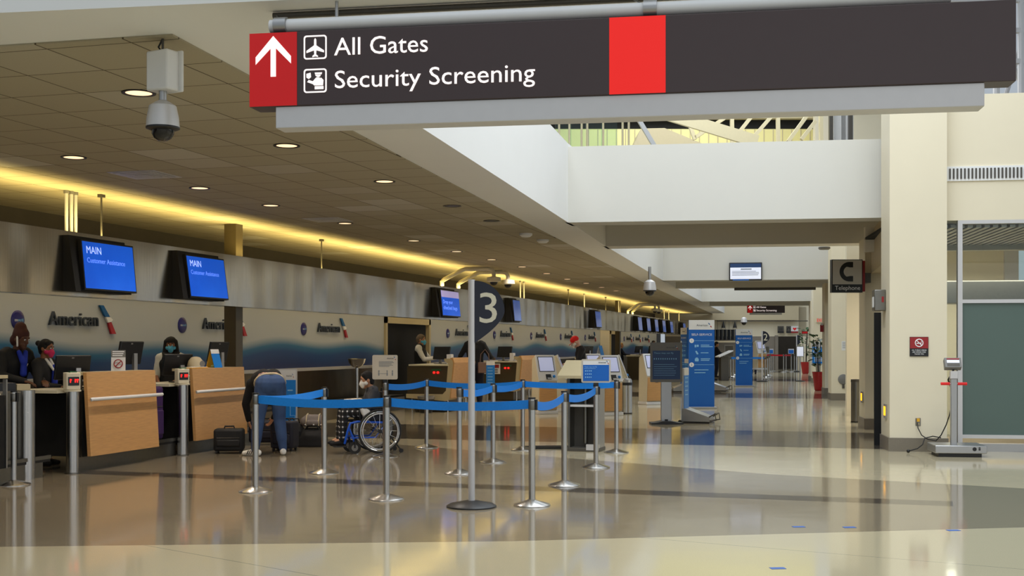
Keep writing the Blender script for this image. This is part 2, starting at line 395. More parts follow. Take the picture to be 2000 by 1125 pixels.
def reach(p):                              # distance along BX from p to the column line
    q, r = COLL[0], COLL[2]; n = Vector((-(r - q).y, (r - q).x, 0)); p = Vector((p.x, p.y, 0))
    return (q - p).dot(n) / BX.dot(n)
for i, j in ((2, 3), (4, 5), (6, 7), (8, 9), (10, 10), (11, 11)):
    A, B = EDGE[i], EDGE[j]
    if i == j: B = A + BY * .7
    LA = reach(A) + .75
    struct(MB().prism([A - BX * .05, A + BX * LA, B + BX * LA, B - BX * .05], ZC, 4.55), 'trim_beam', 'beam', 'white cross beam over the concourse', smooth=False)
for i, j in ((3, 4), (7, 8)):              # closed bays between each pair of beams
    A, B = EDGE[i], EDGE[j]; LA = reach(A) + .75
    struct(MB().prism([A - BX * .05, A + BX * LA, B + BX * LA, B - BX * .05], 4.35, 4.55), 'ceiling', 'sealed', 'slab closing the bay between two beams', smooth=False)
A = EDGE[10] + BY * .7; B = EDGE[11]; LA = reach(A) + .75
struct(MB().prism([A, A + BX * LA, B + BX * LA, B], 4.35, 4.55), 'ceiling', 'sealed', 'slab closing the bay between two beams', smooth=False)
# columns along the right side
CW = .77
def column(p, z1, label, plinth=True, cw=CW):
    q = [p, p + BX * cw, p + BX * cw + BY * cw, p + BY * cw]
    struct(MB().prism(q, 0, z1), 'column', 'column', label, smooth=False)
    e = .018
    if plinth:
        q2 = [p - BX * e - BY * e, p + BX * (cw + e) - BY * e, p + BX * (cw + e) + BY * (cw + e), p - BX * e + BY * (cw + e)]
        struct(MB().prism(q2, 0, .19), 'baseboard_column', 'plinth', 'speckled granite plinth of a column', smooth=False)
column(COLL[0], 6.4, 'square cream column beside the glass shopfront')
for i, p in enumerate(COLL[1:]):
    column(p, ZC if i % 2 == 0 else 4.6, 'square cream column farther along the concourse')
# shopfront right of the first column
P0 = COLL[0] + BX * CW + BY * .16
def ux(x):
    r = (x - 1000) / F
    return (r * P0.dot(FW) - P0.dot(RT)) / (BX.dot(RT) - r * BX.dot(FW))
def zy(u, y): return H + (HZ - y) / F * (P0 + BX * u).dot(FW)
def sbox(u0, u1, z0, z1, v0, v1): 
    q = [P0 + BX * u0 + BY * v0, P0 + BX * u1 + BY * v0, P0 + BX * u1 + BY * v1, P0 + BX * u0 + BY * v1]
    return MB().prism(q, z0, z1)
zt = zy(ux(1900), 430)
struct(sbox(0, 8, zt, zy(ux(1900), 184), 0, .5), 'wall_right', 'column', 'cream wall above the shopfront', smooth=False)
slabR = [COLL[0] + BX * CW + BY * .66, COLL[0] + BX * 12 + BY * .66, COLL[0] + BX * 12 + BY * 9.2, COLL[0] + BX * 2 + BY * 9.2, COLL[2] + (COLL[2] - COLL[0]) * 2 + BX * CW]
struct(MB().prism(slabR, ZC + .1, 4.6), 'ceiling', 'paint', 'slab over the rooms right of the columns', smooth=False)
# low bulkhead ceilings between the columns of each pair
for p, q in ((0, 1), (2, 3), (4, 5)):
    A = COLL[p] + BY * CW; B = COLL[q]
    struct(MB().prism([A + BX * .1, A + BX * .74, B + BX * .74, B + BX * .1], 2.75, ZC + .1), 'trim_soffit', 'sealed', 'dropped soffit behind a column', smooth=False)
fr = thing('shopfront', 'aluminium framed shopfront, clear above and frosted below, beside the cream column', 'shopfront')
u1, u2 = ux(1871), ux(1880); zb = zy(u2, 866); zm0, zm1 = zy(u2, 592), zy(u2, 585)
fb = sbox(u1, u2 + .0, 0, zt, 0, .1)
for z0, z1 in ((zt - .05, zt), (zm0, zm1), (zy(u2, 856), zy(u2, 849))):
    q = sbox(u2, 7, z0, z1, 0, .1); fb.add(q.v, q.f)
fb.build('frame', 'alu_w', fr, smooth=False)
sbox(u1 - .02, 7, 0, zy(u2, 866), -.02, .12).build('sill_box', 'alu', fr, smooth=False)
tag(sbox(u2, 7, zy(u2, 849), zm0, .03, .06).build('lower_pane', 'frost', fr, smooth=False), 'frosted grey green lower pane')
sbox(u2, 7, zm1, zt - .05, .04, .05).build('upper_pane', 'glass', fr, smooth=False)
sbox(0, u1, .2, zt, .04, .05).build('side_pane', 'glass', fr, smooth=False)
# wall vent
vt = thing('wall_vent', 'long grey slotted vent set in the wall above the shopfront', 'vent')
uv = ux(1853); zv0, zv1 = zy(uv, 350), zy(uv, 330)
sbox(uv - .03, 7, zv0 - .03, zv1 + .03, -.02, 0).build('frame', 'white', vt, smooth=False)
sl = MB()
for i in range(60):
    q = sbox(uv + i * .05, uv + i * .05 + .022, zv0, zv1, -.034, -.02); sl.add(q.v, q.f)
sl.build('grille', 'grey_d', vt, smooth=False)
# room behind the shopfront
sv = MB()
for i in range(64):
    A = P0 + BX * (-.05 + i * .115) + BY * .3; B = A + BY * 3.2; d_ = (B - A).normalized(); n_ = Vector((-d_.y, d_.x, 0)) * .036
    sv.prism([A - n_, A + n_, B + n_, B - n_], 3.16, 3.20)
struct(sv, 'ceiling_slats', 'alu', 'slatted metal ceiling seen through the shopfront', smooth=False)
struct(sbox(-.6, 9, 3.28, 3.32, .1, 3.6), 'ceiling', 'black_m', 'black sheet standing in for the shaded void above the metal slats', smooth=False)  # matt black sheet put in for the shade between and above the slats
struct(sbox(-.6, 9, 3.08, 3.5, 3.5, 3.7), 'trim_beam', 'paint', 'cream beam behind the slatted ceiling', smooth=False)
uw0, uw1 = 2.3, 2.55
struct(sbox(-.3, 2.85, 0, 3.9, 8.5, 8.7), 'wall_right', 'column', 'cream rear wall of the room behind glass', smooth=False)
struct(sbox(2.85, 9, 0, 2.75, 8.5, 8.7), 'wall_right', 'column', 'cream rear wall below the windows', smooth=False)
wf = MB()
for i in range(8):
    q = sbox(2.85 + i * .75, 3.12 + i * .75, 2.7, 3.9, 8.4, 8.6); wf.add(q.v, q.f)
struct(wf, 'window_1', 'alu_w', 'row of grey framed windows at the rear of the glass room', smooth=False)
struct(sbox(2.8, 9, 2.75, 3.9, 8.52, 8.54), 'window_2', 'glass', 'panes of the rear windows', smooth=False)
st = thing('steel_fascia', 'curved stainless steel band seen through the upper shopfront pane', 'fascia')
sbox(.05, 8, 2.24, 2.66, 5.2, 5.6).build('band', 'steel_d', st, bevel=.02)
sbox(u2 + .75, u2 + .79, 2.24, 2.66, 5.17, 5.2).build('joint', 'grey_d', st, smooth=False)
# left side: dark upper wall, printed panels, doors
struct(MB().bb((-11.2, -6, 0), (-10.95, 74, ZC)), 'wall_left', 'dark_wall', 'dark concrete wall behind the counters', smooth=False)
YD0, YD1 = YW(750, PX), YW(838, PX); YE = YW(1172, PX); YF, YG = YW(1191, PX), YW(1202, PX); YH = YW(1213, PX)
for y0, y1, m in ((3, YD0, 'panel'), (YD1 + .12, YE, 'panel'), (YH, 70, 'panel')):
    struct(MB().bb((PX - .08, y0, 1.03), (PX, y1, 2.62)), 'wall_panel', m, 'printed wall panel, navy waves fading to pale grey', smooth=False)
    struct(MB().bb((PX - .08, y0, .97), (PX + .14, y1, 1.03)), 'trim_ledge', 'alu_w', 'pale ledge under the printed panels', smooth=False)
    struct(MB().bb((PX - .1, y0, 0), (PX - .02, y1, .97)), 'wall_cladding', 'clad', 'steel cladding under the ledge', smooth=False)
struct(MB().bb((PX - .1, YE + .05, 0), (PX, YF, 2.62)), 'wall_plain', 'column', 'plain cream wall beside the far door', smooth=False)
def curtain_door(name, y0, y1, label):
    f = MB().bb((PX - .05, y0, 0), (PX + .05, y0 + .12, 2.3)).bb((PX - .05, y1 - .12, 0), (PX + .05, y1, 2.3)).bb((PX - .05, y0, 2.02), (PX + .05, y1, 2.3))
    root = struct(f, name, 'beige', label, smooth=False)
    n = 36; pts = [(PX - .05 - (.10 if i % 2 else 0), y0 + .12 + (y1 - y0 - .24) * i / n) for i in range(n + 1)]
    poly = pts + [(p[0] - .02, p[1]) for p in reversed(pts)]
    MB().prism(poly, 0.02, 2.04).build('folding_curtain', 'black', root, smooth=False)
curtain_door('door_1', YD0, YD1, 'doorway closed by a dark folding curtain')
curtain_door('door_2', YF, YG + .6, 'dark doorway farther along the panel wall')
# stainless fascia hanging in front of the panels
struct(MB().bb((FX - .2, 5.5, 2.07), (FX, 69.9, 2.835)), 'wall_fascia', 'fascia', 'long buckled stainless steel fascia over the counters', smooth=False)
for x in (447, 1205):
    y = YW(x, -9.2)
    struct(MB().bb((-9.28, y, 0), (-9.08, y + .22, ZC - .012)), 'column', 'brown', 'slim bronze post behind the fascia', smooth=False)
# far end of the concourse
dF = 72.5
def fw(x0, x1, y0, y1, dd=0, t=.3):
    a_ = P(x0, y0, dF - dd); b_ = P(x1, y1, dF - dd)
    return MB().prism([(a_.x, a_.y), (b_.x, b_.y), (b_ + FW * t)[:2], (a_ + FW * t)[:2]], b_.z, a_.z)
struct(fw(1300, 1575, 600, 657), 'wall_far', 'column', 'cream upper wall at the far end', smooth=False)
struct(fw(1300, 1520, 657, 722.9), 'wall_far', 'grey_wall', 'grey lower wall at the far end', smooth=False)
struct(fw(1560, 1760, 560, 722.9), 'wall_far', 'column', 'cream wall at the far end beside the columns', smooth=False)
struct(fw(1518, 1562, 657, 722.9, -4), 'wall_far', 'dark_wall', 'dark opening at the far end', smooth=False)
struct(fw(1514, 1520, 655, 722.9, .1, 4.2), 'trim_jamb', 'grey_wall', 'jamb of the dark far opening', smooth=False)
struct(fw(1100, 1560, 560, 625, .5, .4), 'trim_beam', 'sealed', 'tan beam at the far end of the tiled ceiling', smooth=False)
struct(fw(1402, 1578, 626, 627.6, 3, .3), 'trim_track', 'grey_d', 'dark track below the far beam', smooth=False)
# upper storey seen through the roof opening
dU = 36.0
def uw(x0, x1, y0, y1, m, nm, lab, dd=0, t=.25):
    a_ = P(x0, y0, dU - dd); b_ = P(x1, y1, dU - dd)
    return struct(MB().prism([(a_.x, a_.y), (b_.x, b_.y), (b_ + FW * t)[:2], (a_ + FW * t)[:2]], b_.z, a_.z), nm, m, lab, smooth=False)
uw(1060, 1592, 252, 474, 'yellow_panel', 'wall_upper', 'pale yellow panelled wall of the upper storey')
uw(1060, 1592, 120, 231, 'truss', 'wall_upper', 'cream wall above the dark band upstairs')
uw(1060, 1592, 231, 252, 'black_m', 'wall_upper', 'dark window band of the upper storey', -.4)
uw(1592, 1800, 100, 330, 'column', 'wall_upper', 'cream return wall of the upper storey', 1)
sm = MB()
for i in range(26):
    x = 1150 + i * 18; a_ = P(x, 253, dU - .01); b_ = P(x, 300, dU - .01); sm.cyl(a_, b_, .012, n=6)
struct(sm, 'trim_joints', 'sealed', 'thin upright joints of the yellow panels', smooth=False)
def bar(pts, r, dd, name, m, lab, grp=None):
    mb = MB()
    for (x0, y0), (x1, y1) in pts:
        A = P(x0, y0, dU - dd); B = P(x1, y1, dU - dd); dv = (B - A).normalized(); s_ = dv.cross(FW).normalized() * r; f_ = FW * .12
        mb._ext([A - s_, A + s_, A + s_ + f_, A - s_ + f_], [B - s_, B + s_, B + s_ + f_, B - s_ + f_])
    return struct(mb, name, m, lab, smooth=False)
bar([((1290, 218), (1480, 276))], .15, 6, 'trim_truss', 'truss', 'thick sloping cream girder upstairs')
bar([((1338, 215), (1358, 272)), ((1430, 205), (1431, 280)), ((1520, 205), (1521, 280)), ((1604, 205), (1605, 280)), ((1436, 268), (1486, 205)), ((1468, 272), (1524, 208)),
     ((1540, 276), (1592, 205)), ((1566, 272), (1594, 236)), ((1358, 268), (1440, 214))], .045, 5, 'trim_truss', 'truss', 'thin cream truss members upstairs')
bar([((1244, 226), (1282, 290))], .05, 7, 'trim_rail', 'alu', 'grey sloping rail upstairs')
bar([((1640, 200), (1640, 290)), ((1655, 200), (1655, 290))], .16, 4, 'trim_pipe', 'white_p', 'white upright pipe upstairs')
bar([((1662, 200), (1662, 290)), ((1624, 200), (1624, 290))], .05, 4.2, 'trim_pipe', 'grey_d', 'dark upright beside the white pipe')
a_ = [P(x, y, dU - 3) for x, y in ((1230, 300), (1252, 251), (1298, 250), (1420, 300))]
struct(MB()._ext([tuple(p) for p in a_], [tuple(p + FW * 1.5) for p in a_]), 'trim_canopy', 'beige', 'sloping tan canopy upstairs', smooth=False)
gm = MB()
for x in (1100, 1128, 1160, 1190): 
    A = P(x, 190, dU - 12); gm.prism([A + RT * .16, A - RT * .16, A - RT * .16 + FW * .02, A + RT * .16 + FW * .02], A.z - 2, A.z - .25)
struct(gm, 'window_3', 'glass_g', 'green glass screens of the upper balcony', smooth=False)
gp = MB()
for x in (1092, 1112, 1136, 1147, 1178, 1216, 1228):
    gp.cyl(P(x, 180, dU - 12), P(x, 292, dU - 12), .022, n=8)
struct(gp, 'trim_balcony', 'truss', 'slim posts of the upper balcony screens', smooth=False)
gq = MB()
A0 = P(1970, -20, 26)
for z in (0, 60, 120, 190): 
    A = P(1940, z, 26); gq.box(A, (9, .12, .10), YAW)
for x in (1946, 1994): gq.cyl(P(x, -60, 26), P(x, 260, 26), .07, n=8)
gq.cyl(P(1960, 200, 26.4), P(2040, -60, 26.4), .05, n=8); gq.cyl(P(2010, 200, 26.4), P(1950, 60, 26.4), .05, n=8)
struct(gq, 'window_4', 'alu_w', 'grid of the high glass wall at the upper right', smooth=False)
# ---------------------------------------------------------------- ceiling fittings
def downlight(x, y, label, group=None, off=False):
    p = Cz(x, y, ZC - .012); t = thing('recessed_downlight', label, 'ceiling light', p, 0, group)
    MB().lathe([(.098, .004), (.098, -.006), (.125, -.008), (.125, .0)], n=28).build('trim_ring', 'black', t)
    MB().lathe([(.097, .003), (.097, -.003)], n=28).build('diffuser', 'lampoff' if off else 'lamp', t)
    if not off:
        l = area('downlight_beam', p - Vector((0, 0, .02)), .17, .17, 16, (1, .88, .76), spread=radians(130)); l.data.shape = 'DISK'; l.parent = t; l.location = (0, 0, -.02)
for x, y, l in ((271, 181, 'large glowing round downlight just left of the hanging camera dome'),
                (144, 307, 'glowing round downlight nearest the yellow cove glow at far left'),
                (560, 284, 'glowing round downlight below the red end of the hanging sign'),
                (390, 367, 'glowing round downlight between the pale ceiling panel and the twin blue screens'),
                (751, 354, 'glowing round downlight nearest the plain soffit edge'),
                (529, 401, 'glowing round downlight above the slim bronze post'),
                (674, 436, 'small round downlight deep in the tile ceiling, left of a pale tile'),
                (808, 470, 'small round downlight above the dark folding door'),
                (892, 491, 'small round downlight above the pair of bent white arms')):
    downlight(x, y, l)
downlight(883, 402, 'first unlit dark round downlight near the soffit edge', off=True)
downlight(960, 431, 'second unlit dark round downlight, farther from the camera', off=True)
for x, y in ((960, 507), (1020, 521), (1068, 534), (1108, 545), (1145, 553), (1175, 561), (1203, 568)):
    downlight(x, y, 'tiny far round downlight in a row along the tile ceiling', 'far downlights in a row')
def vent(x, y, label):
    t = thing('ceiling_diffuser', label, 'ceiling vent', Cz(x, y, ZC - .013))
    f = MB()
    for a_, b_, c_ in ((.29, .25, .0), (.235, .195, -.004), (.18, .14, -.006), (.125, .085, -.008), (.07, .0, -.010)):
        for s in (-1, 1):
            f.bb((s * b_, -a_, c_ - .006), (s * a_, a_, c_)); f.bb((-b_, s * b_, c_ - .006), (b_, s * a_, c_)) if b_ else None
    f.build('louvres', 'alu_w', t, smooth=False); MB().bb((-.28, -.28, .001), (.28, .28, .004)).build('duct', 'grey_p', t, smooth=False)
vent(283, 341, 'square slotted air diffuser beside a pale tile on the left'); vent(640, 429, 'square air diffuser farther back in the tile ceiling')
for x, y, l in ((1027, 456, 'nearer of two white smoke detectors beside the soffit edge'), (1060, 468, 'farther of two white smoke detectors beside the soffit edge')):
    t = thing('smoke_detector', l, 'smoke detector', Cz(x, y, ZC - .013))
    MB().lathe([(.11, 0), (.11, -.03), (.07, -.06), (.03, -.065)], n=20).build('housing', 'white_p', t)
    MB().lathe([(.075, -.045), (.078, -.052), (.072, -.058)], n=20).build('vent_ring', 'grey_p', t)
def dome(p, drop, s, label, box=False):
    t = thing('ceiling_camera', label, 'security camera', p)
    z = -drop
    if box:
        MB().box((0, 0, -.20), (.175, .11, .245), YAW - .5).build('junction_box', 'white_p', t, bevel=.012)
        MB().box((.03, .05, -.20), (.19, .02, .255), YAW - .5).build('back_plate', 'white_p', t, bevel=.008)
        MB().tube([(0, 0, 0), (-.03, 0, -.05), (0, 0, -.09)], .006, 6).build('cable', 'black', t)
        MB().cyl((.0, 0, 0), (0, 0, -.09), .008, n=8).build('hanger_rod', 'grey_d', t)
        z0 = -.31
    else: z0 = 0
    MB().cyl((0, 0, z0), (0, 0, z + .12 * s), .028 * s, n=16).build('stem', 'alu', t)
    MB().lathe([(.03 * s, .14 * s), (.05 * s, .13 * s), (.095 * s, .10 * s), (.112 * s, .02 * s), (.118 * s, -.05 * s), (.112 * s, -.055 * s)], (0, 0, z), 28).build('housing', 'alu_w', t)
    MB().lathe([(.119 * s, -.050 * s), (.119 * s, -.062 * s), (.085 * s, -.075 * s)], (0, 0, z), 28).build('shade_ring', 'black', t)
    MB().lathe([(.082 * s, -.07 * s), (.078 * s, -.10 * s), (.06 * s, -.13 * s), (.03 * s, -.148 * s), (.008 * s, -.152 * s)], (0, 0, z), 24).build('dome', mat('dark_dome', rgb(22, 17, 16), .08, vary=0), t)
p = P(318, 66, 7.4); p.z = ZC - .013
dome(p, .50, .86, 'large grey camera dome hanging from a white box beside the overhead sign', True)
p = P(1269, 560, 29); p.z = ZC; dome(p, .50, 1.35, 'smaller grey camera dome hanging under the soffit above the far counters')
p = P(1453, 626, 66); p.z = 2.95; dome(p, .12, 1.5, 'tiny far camera dome hanging before the end wall')

# ---------------------------------------------------------------- pictograms and logos
def picto_frame(mb, x, z, w_, y):
    o = rrect(x, z, x + w_, z + w_, w_ * .12); i = rrect(x + w_ * .06, z + w_ * .06, x + w_ * .94, z + w_ * .94, w_ * .08); n = len(o)
    vs = [(a[0], y, a[1]) for a in o] + [(a[0], y, a[1]) for a in i] + [(a[0], y - .003, a[1]) for a in o] + [(a[0], y - .003, a[1]) for a in i]
    fs = []
    for j in range(n):
        k_ = (j + 1) % n
        fs += [(2 * n + j, 2 * n + k_, 3 * n + k_, 3 * n + j), (j, k_, n + k_, n + j), (j, k_, 2 * n + k_, 2 * n + j), (n + j, n + k_, 3 * n + k_, 3 * n + j)]
    return mb.add(vs, fs)
def sc(poly, x, z, w_): return [(x + a * w_, z + b * w_) for a, b in poly]
PLANE = [(.5, .88), (.455, .82), (.45, .58), (.12, .36), (.12, .27), (.45, .37), (.46, .2), (.38, .14), (.38, .09), (.5, .12), (.62, .09), (.62, .14), (.54, .2), (.55, .37), (.88, .27), (.88, .36), (.55, .58), (.545, .82)]
OFFICER = [[(.48, .14), (.86, .14), (.86, .27), (.48, .27)], [(.5, .3), (.84, .3), (.86, .52), (.76, .62), (.62, .5)], [(.46, .3), (.48, .3), (.72, .62), (.55, .64), (.40, .48), (.22, .54), (.15, .45), (.40, .36)],
           [(.50, .74), (.74, .74), (.72, .68), (.62, .64), (.52, .70)], [(.48, .84), (.80, .84), (.78, .76), (.5, .76)], [(.12, .80), (.30, .84), (.32, .66), (.22, .58), (.12, .64)]]
def text_w(name, body, h, width, m, parent, loc, ext=.002, rx=pi / 2, rz=0):
    o = text(name, body, h / .72, m, parent, loc, rz, 1, 'LEFT', ext, rx); return fit(o, width)
TAIL = ([(0, 1), (.22, 1), (.62, .60), (.38, .60), (.30, .63)], [(.38, .585), (.66, .585), (.80, .5), (.70, .43), (.52, .40), (.48, .44)], [(.53, .385), (.70, .42), (1.0, 0), (.72, 0)])
def logo(parent, x, z, w_, h, y=0, t=.004, ext=.003):
    text_w('lettering', 'American', h, w_, 'letter_d', parent, (x, y - ext, z), ext)
    for poly, m, nm in zip(TAIL, ('tail_b', 'letter_w', 'tail_r'), ('tail_mark', 'tail_mark', 'tail_mark')):
        MB().slab([(x + w_ * 1.03 + a * w_ * .36, z - h * .55 + b * h * 2.1) for a, b in poly], y - t, y).build(nm, m, parent, smooth=False)

# ---------------------------------------------------------------- overhead signs
def overhead(loc, rz, Ln, hgt, label, full=True):
    s = thing('overhead_sign', label, 'sign', loc, rz)
    k_ = hgt / .404
    MB().bb((0, 0, 0), (Ln, .16, hgt)).build('sign_box', 'sign_d', s, bevel=.004)
    r0 = .273 * k_
    tag(MB().bb((.002, -.003, .002), (r0, .001, hgt - .002)).build('arrow_panel', 'red', s, smooth=False), 'red end panel with white arrow')
    ar = MB().slab([(r0 * .455, hgt * .40), (r0 * .565, hgt * .40), (r0 * .565, hgt * .86), (r0 * .455, hgt * .86)], -.006, -.003)
    ar.slab([(r0 * .51, hgt * .95), (r0 * .51, hgt * .82), (r0 * .14, hgt * .57), (r0 * .14, hgt * .67)], -.006, -.003)
    ar.slab([(r0 * .51, hgt * .95), (r0 * .88, hgt * .67), (r0 * .88, hgt * .57), (r0 * .51, hgt * .82)], -.006, -.003)
    ar.build('arrow', 'sign_t', s, smooth=False)
    w_ = .130 * k_; x0 = .312 * k_
    pm = MB(); picto_frame(pm, x0, hgt * .615, w_, 0); pm.slab(sc(PLANE, x0, hgt * .615, w_), -.003, 0); pm.build('plane_pictogram', 'sign_t', s, smooth=False)
    pm = MB(); picto_frame(pm, x0, hgt * .165, w_, 0)
    for q in OFFICER: pm.slab(sc(q, x0, hgt * .165, w_), -.003, 0)
    pm.build('officer_pictogram', 'sign_t', s, smooth=False)
    text_w('lettering', 'All Gates', .098 * k_, .52 * k_, 'sign_t', s, (.485 * k_, -.003, hgt * .655), .002)
    text_w('lettering', 'Security Screening', .098 * k_, 1.095 * k_, 'sign_t', s, (.483 * k_, -.003, hgt * .215), .002)
    return s
A = P(487, 209.5, 6.6); d2 = (A.z - H) * F / (675 - 158); B = P(1985, 158, d2)
Ls = (B - A).length; zr = atan2((B - A).y, (B - A).x); HS = .404
sg = overhead(A, zr, Ls, HS, 'huge charcoal hanging sign with red arrow panel and white lettering across the top')
D = (B - A).normalized()
def sxp(x):
    r = (x - 1000) / F; return (r * A.dot(FW) - A.dot(RT)) / (D.dot(RT) - r * D.dot(FW))
tag(MB().bb((sxp(1190), -.003, .002), (sxp(1300), .001, HS - .002)).build('plain_panel', 'redbright', sg, smooth=False), 'blank bright red panel')
MB().bb((sxp(537), .01, -.118), (sxp(1924), .15, 0)).build('lamp_box', 'alu_w', sg, bevel=.004)
MB().tube([(.10, .06, HS + .05), (Ls - .3, .06, HS + .05)], .036, 14).build('light_tube', 'white_p', sg)
MB().tube([(.04, .26, HS + .165), (Ls - .3, .26, HS + .165)], .018, 10).build('support_pipe', 'grey_d', sg)
for x in (.16, 2.18):
    MB().tube([(x - .1, .26, HS + .165), (x, .06, HS + .06)], .006, 8).build('hanger_rod', 'alu', sg)
    MB().cyl((x - .03, .05, HS + .05), (x + .04, .05, HS + .05), .045, n=14).build('clamp', 'alu', sg)
    MB().cyl((x + .3, .12, HS), (x + .3, .12, ZC - A.z), .01, n=8).build('drop_rod', 'alu', sg)
p = P(1460, 611, 57.2); q = P(1533, 611, 57.2)
far_s = overhead(p, YAW, (q - p).length, 14.5 * 57.2 / F, 'small far charcoal sign with red arrow end hanging at the end of the concourse')
MB().bb((.12, .02, -.09), ((q - p).length - .14, .12, 0)).build('lamp_box', 'white_p', far_s, smooth=False)
MB().cyl((.5, .08, .36), (.5, .08, ZC - p.z), .015, n=8).build('drop_rod', 'alu', far_s); MB().cyl((1.3, .08, .36), (1.3, .08, ZC - p.z), .015, n=8).build('drop_rod', 'alu', far_s)

# ---------------------------------------------------------------- logos and discs on the printed panels
R90 = pi / 2
WHERE = ['above the two agents at the left counter', 'half hidden by the bronze post', 'right of the bronze post', 'left of the sign numbered 3', 'right of the sign numbered 3',
         'second to the right of the sign numbered 3', 'behind the red cap', 'last before the far cream wall', 'first beyond the far door', 'second beyond the far door', 'third beyond the far door']
YL = [14.28, 18.4, 23.05, 32.26, 36.85, 41.45, 46.0, 50.55, 59.87, 62.6, 65.6]
for y, wh in zip(YL, WHERE):
    z = 1.765
    t = thing('airline_logo', 'dark airline lettering with coloured tail mark, ' + wh, 'logo', (PX + .012, y, z), R90)
    logo(t, 0, 0, 1.13, .20, 0, .03, .016)
    t = thing('wall_disc', 'purple round emblem on the panel, ' + wh, 'emblem', (PX, y - .62, z + .055), R90)
    MB().lathe([(.13, 0), (.13, .012), (.12, .02), (.0, .024)] if False else [(.13, 0), (.13, .014), (.118, .022), (.06, .027), (.01, .028)], (0, 0, 0), 28, Matrix.Rotation(R90, 4, 'X')).build('disc', 'disc', t)
    fit(text('lettering', 'one', .06, 'letter_w', t, (-.092, -.030, -.018), ext=.001), .066)
    fit(text('lettering', 'world', .06, 'letter_l', t, (-.020, -.030, -.018), ext=.001), .105)
# fittings on the fascia
def tv(y0, y1, label, kind='main', dz=0, group=None, tilt=.10):
    w_ = y1 - y0; h = .60
    t = thing('wall_screen', label, 'screen', (FX, (y0 + y1) / 2, 2.12 + dz), R90, group)
    MB().side([(0, 0), (0, h + .06), (-.07, h + .06), (-.17, 0)], -w_ / 2 - .12, w_ / 2 - .06).build('housing', 'black_m', t, smooth=False)
    m = Matrix.Translation((0, -.19, .02)) @ Matrix.Rotation(-tilt, 4, 'X')
    e = bpy.data.objects.new('display', None)
    b = MB().add(*_boxvf((-w_ / 2, -.02, 0), (w_ / 2, .03, h)), m).build('bezel', 'black', t, smooth=False)
    f = MB().add(*_boxvf((-w_ / 2 + .02, -.024, .02), (w_ / 2 - .02, -.019, h - .02)), m).build('picture', 'tv_dim' if kind in ('dim', 'plain') else 'tv', t, smooth=False)
    rx = R90 - tilt
    def tx(body, size, m_, x, z):
        o = text('lettering', body, size, m_, t, m @ Vector((x, -.026, z)), ext=.0005, rx=rx); return o
    if kind == 'main':
        tx('MAIN', .125, 'tv_text', -w_ / 2 + .08, h - .16); fit(tx('Customer Assistance', .085, 'tv_text_d', -w_ / 2 + .08, h - .27), w_ * .72)
    if kind == 'drop':
        hb = MB().add(*_boxvf((-w_ / 2 + .02, -.027, h * .72), (w_ / 2 - .02, -.023, h - .02)), m).build('header', 'tvlav', t, smooth=False)
        fit(tx('Drop your', .12, 'tv_text_d', -w_ / 2 + .1, h * .48), w_ * .52); fit(tx('checked bags', .12, 'tv_text_d', -w_ / 2 + .1, h * .26), w_ * .75)
def _boxvf(a, b):
    q = MB().bb(a, b); return q.v, q.f
tv(12.34, 13.42, 'blue screen headed MAIN on the steel fascia, at the far left'); tv(14.72, 15.78, 'blue screen headed MAIN, next along the fascia, above the bronze post', tilt=.14)
tv(25.45, 26.75, 'blue screen with pale header above the folding door', 'drop'); tv(31.5, 32.25, 'glossy narrow screen right of the sign numbered 3', 'dim')
tv(42.7, 43.7, 'lone blue screen on the far half of the fascia', 'dim')
for i, (y, l) in enumerate(((52.0, 'first'), (54.4, 'second'), (56.8, 'third'), (59.3, 'fourth'), (62, 'last'))):
    tv(y, y + 1.0, l + ' of five close set screens near the far end of the fascia', 'dim')
tv(67.2, 68.2, 'farthest fascia screen just left of the tall blue self service board', 'dim')
ztop = 2.835
def pipes(xs, label, m='alu_w', r=.022, X=-9.12):
    t = thing('ceiling_pipes', label, 'pipe', (X, YW(xs[0], X), ztop - .03))
    for x in xs: 
        y = YW(x, X) - YW(xs[0], X); MB().cyl((0, y, 0), (0, y, ZC - .012 - ztop + .03), r, n=10).build('pipe', m, t)
        MB().cyl((0, y, ZC - .03 - ztop + .01), (0, y, ZC - .012 - ztop + .03), r * 1.6, n=10).build('collar', 'grey_p', t)
pipes((129.5, 139, 147.5), 'three slim pipes from the fascia to the ceiling at left'); pipes((1016, 1023), 'pair of slim pipes behind the sign numbered 3')
pipes((1141,), 'single pale pipe left of the lone blue screen'); pipes((1208,), 'single pale pipe beside the far bronze post')
pipes((1297, 1306), 'pair of pale pipes near the far end of the fascia'); pipes((1326,), 'last thin pipe at the far end of the fascia')
def rod(x, label):
    t = thing('suspension_rod', label, 'rod', (-8.95, YW(x, -8.95), ztop)); MB().cyl((0, 0, -.03), (0, 0, ZC - ztop - .012), .012, n=8).build('rod', 'grey_d', t)
    MB().bb((-.03, -.04, ZC - ztop - .05), (.03, .04, ZC - ztop - .012)).build('bracket', 'grey_d', t)
for x, l in ((198, 'dark rod right of the three pipes'), (628, 'dark rod above the third airline logo'), (1110, 'dark rod left of the single pale pipe'), (1183, 'dark rod left of the far bronze post')): rod(x, l)
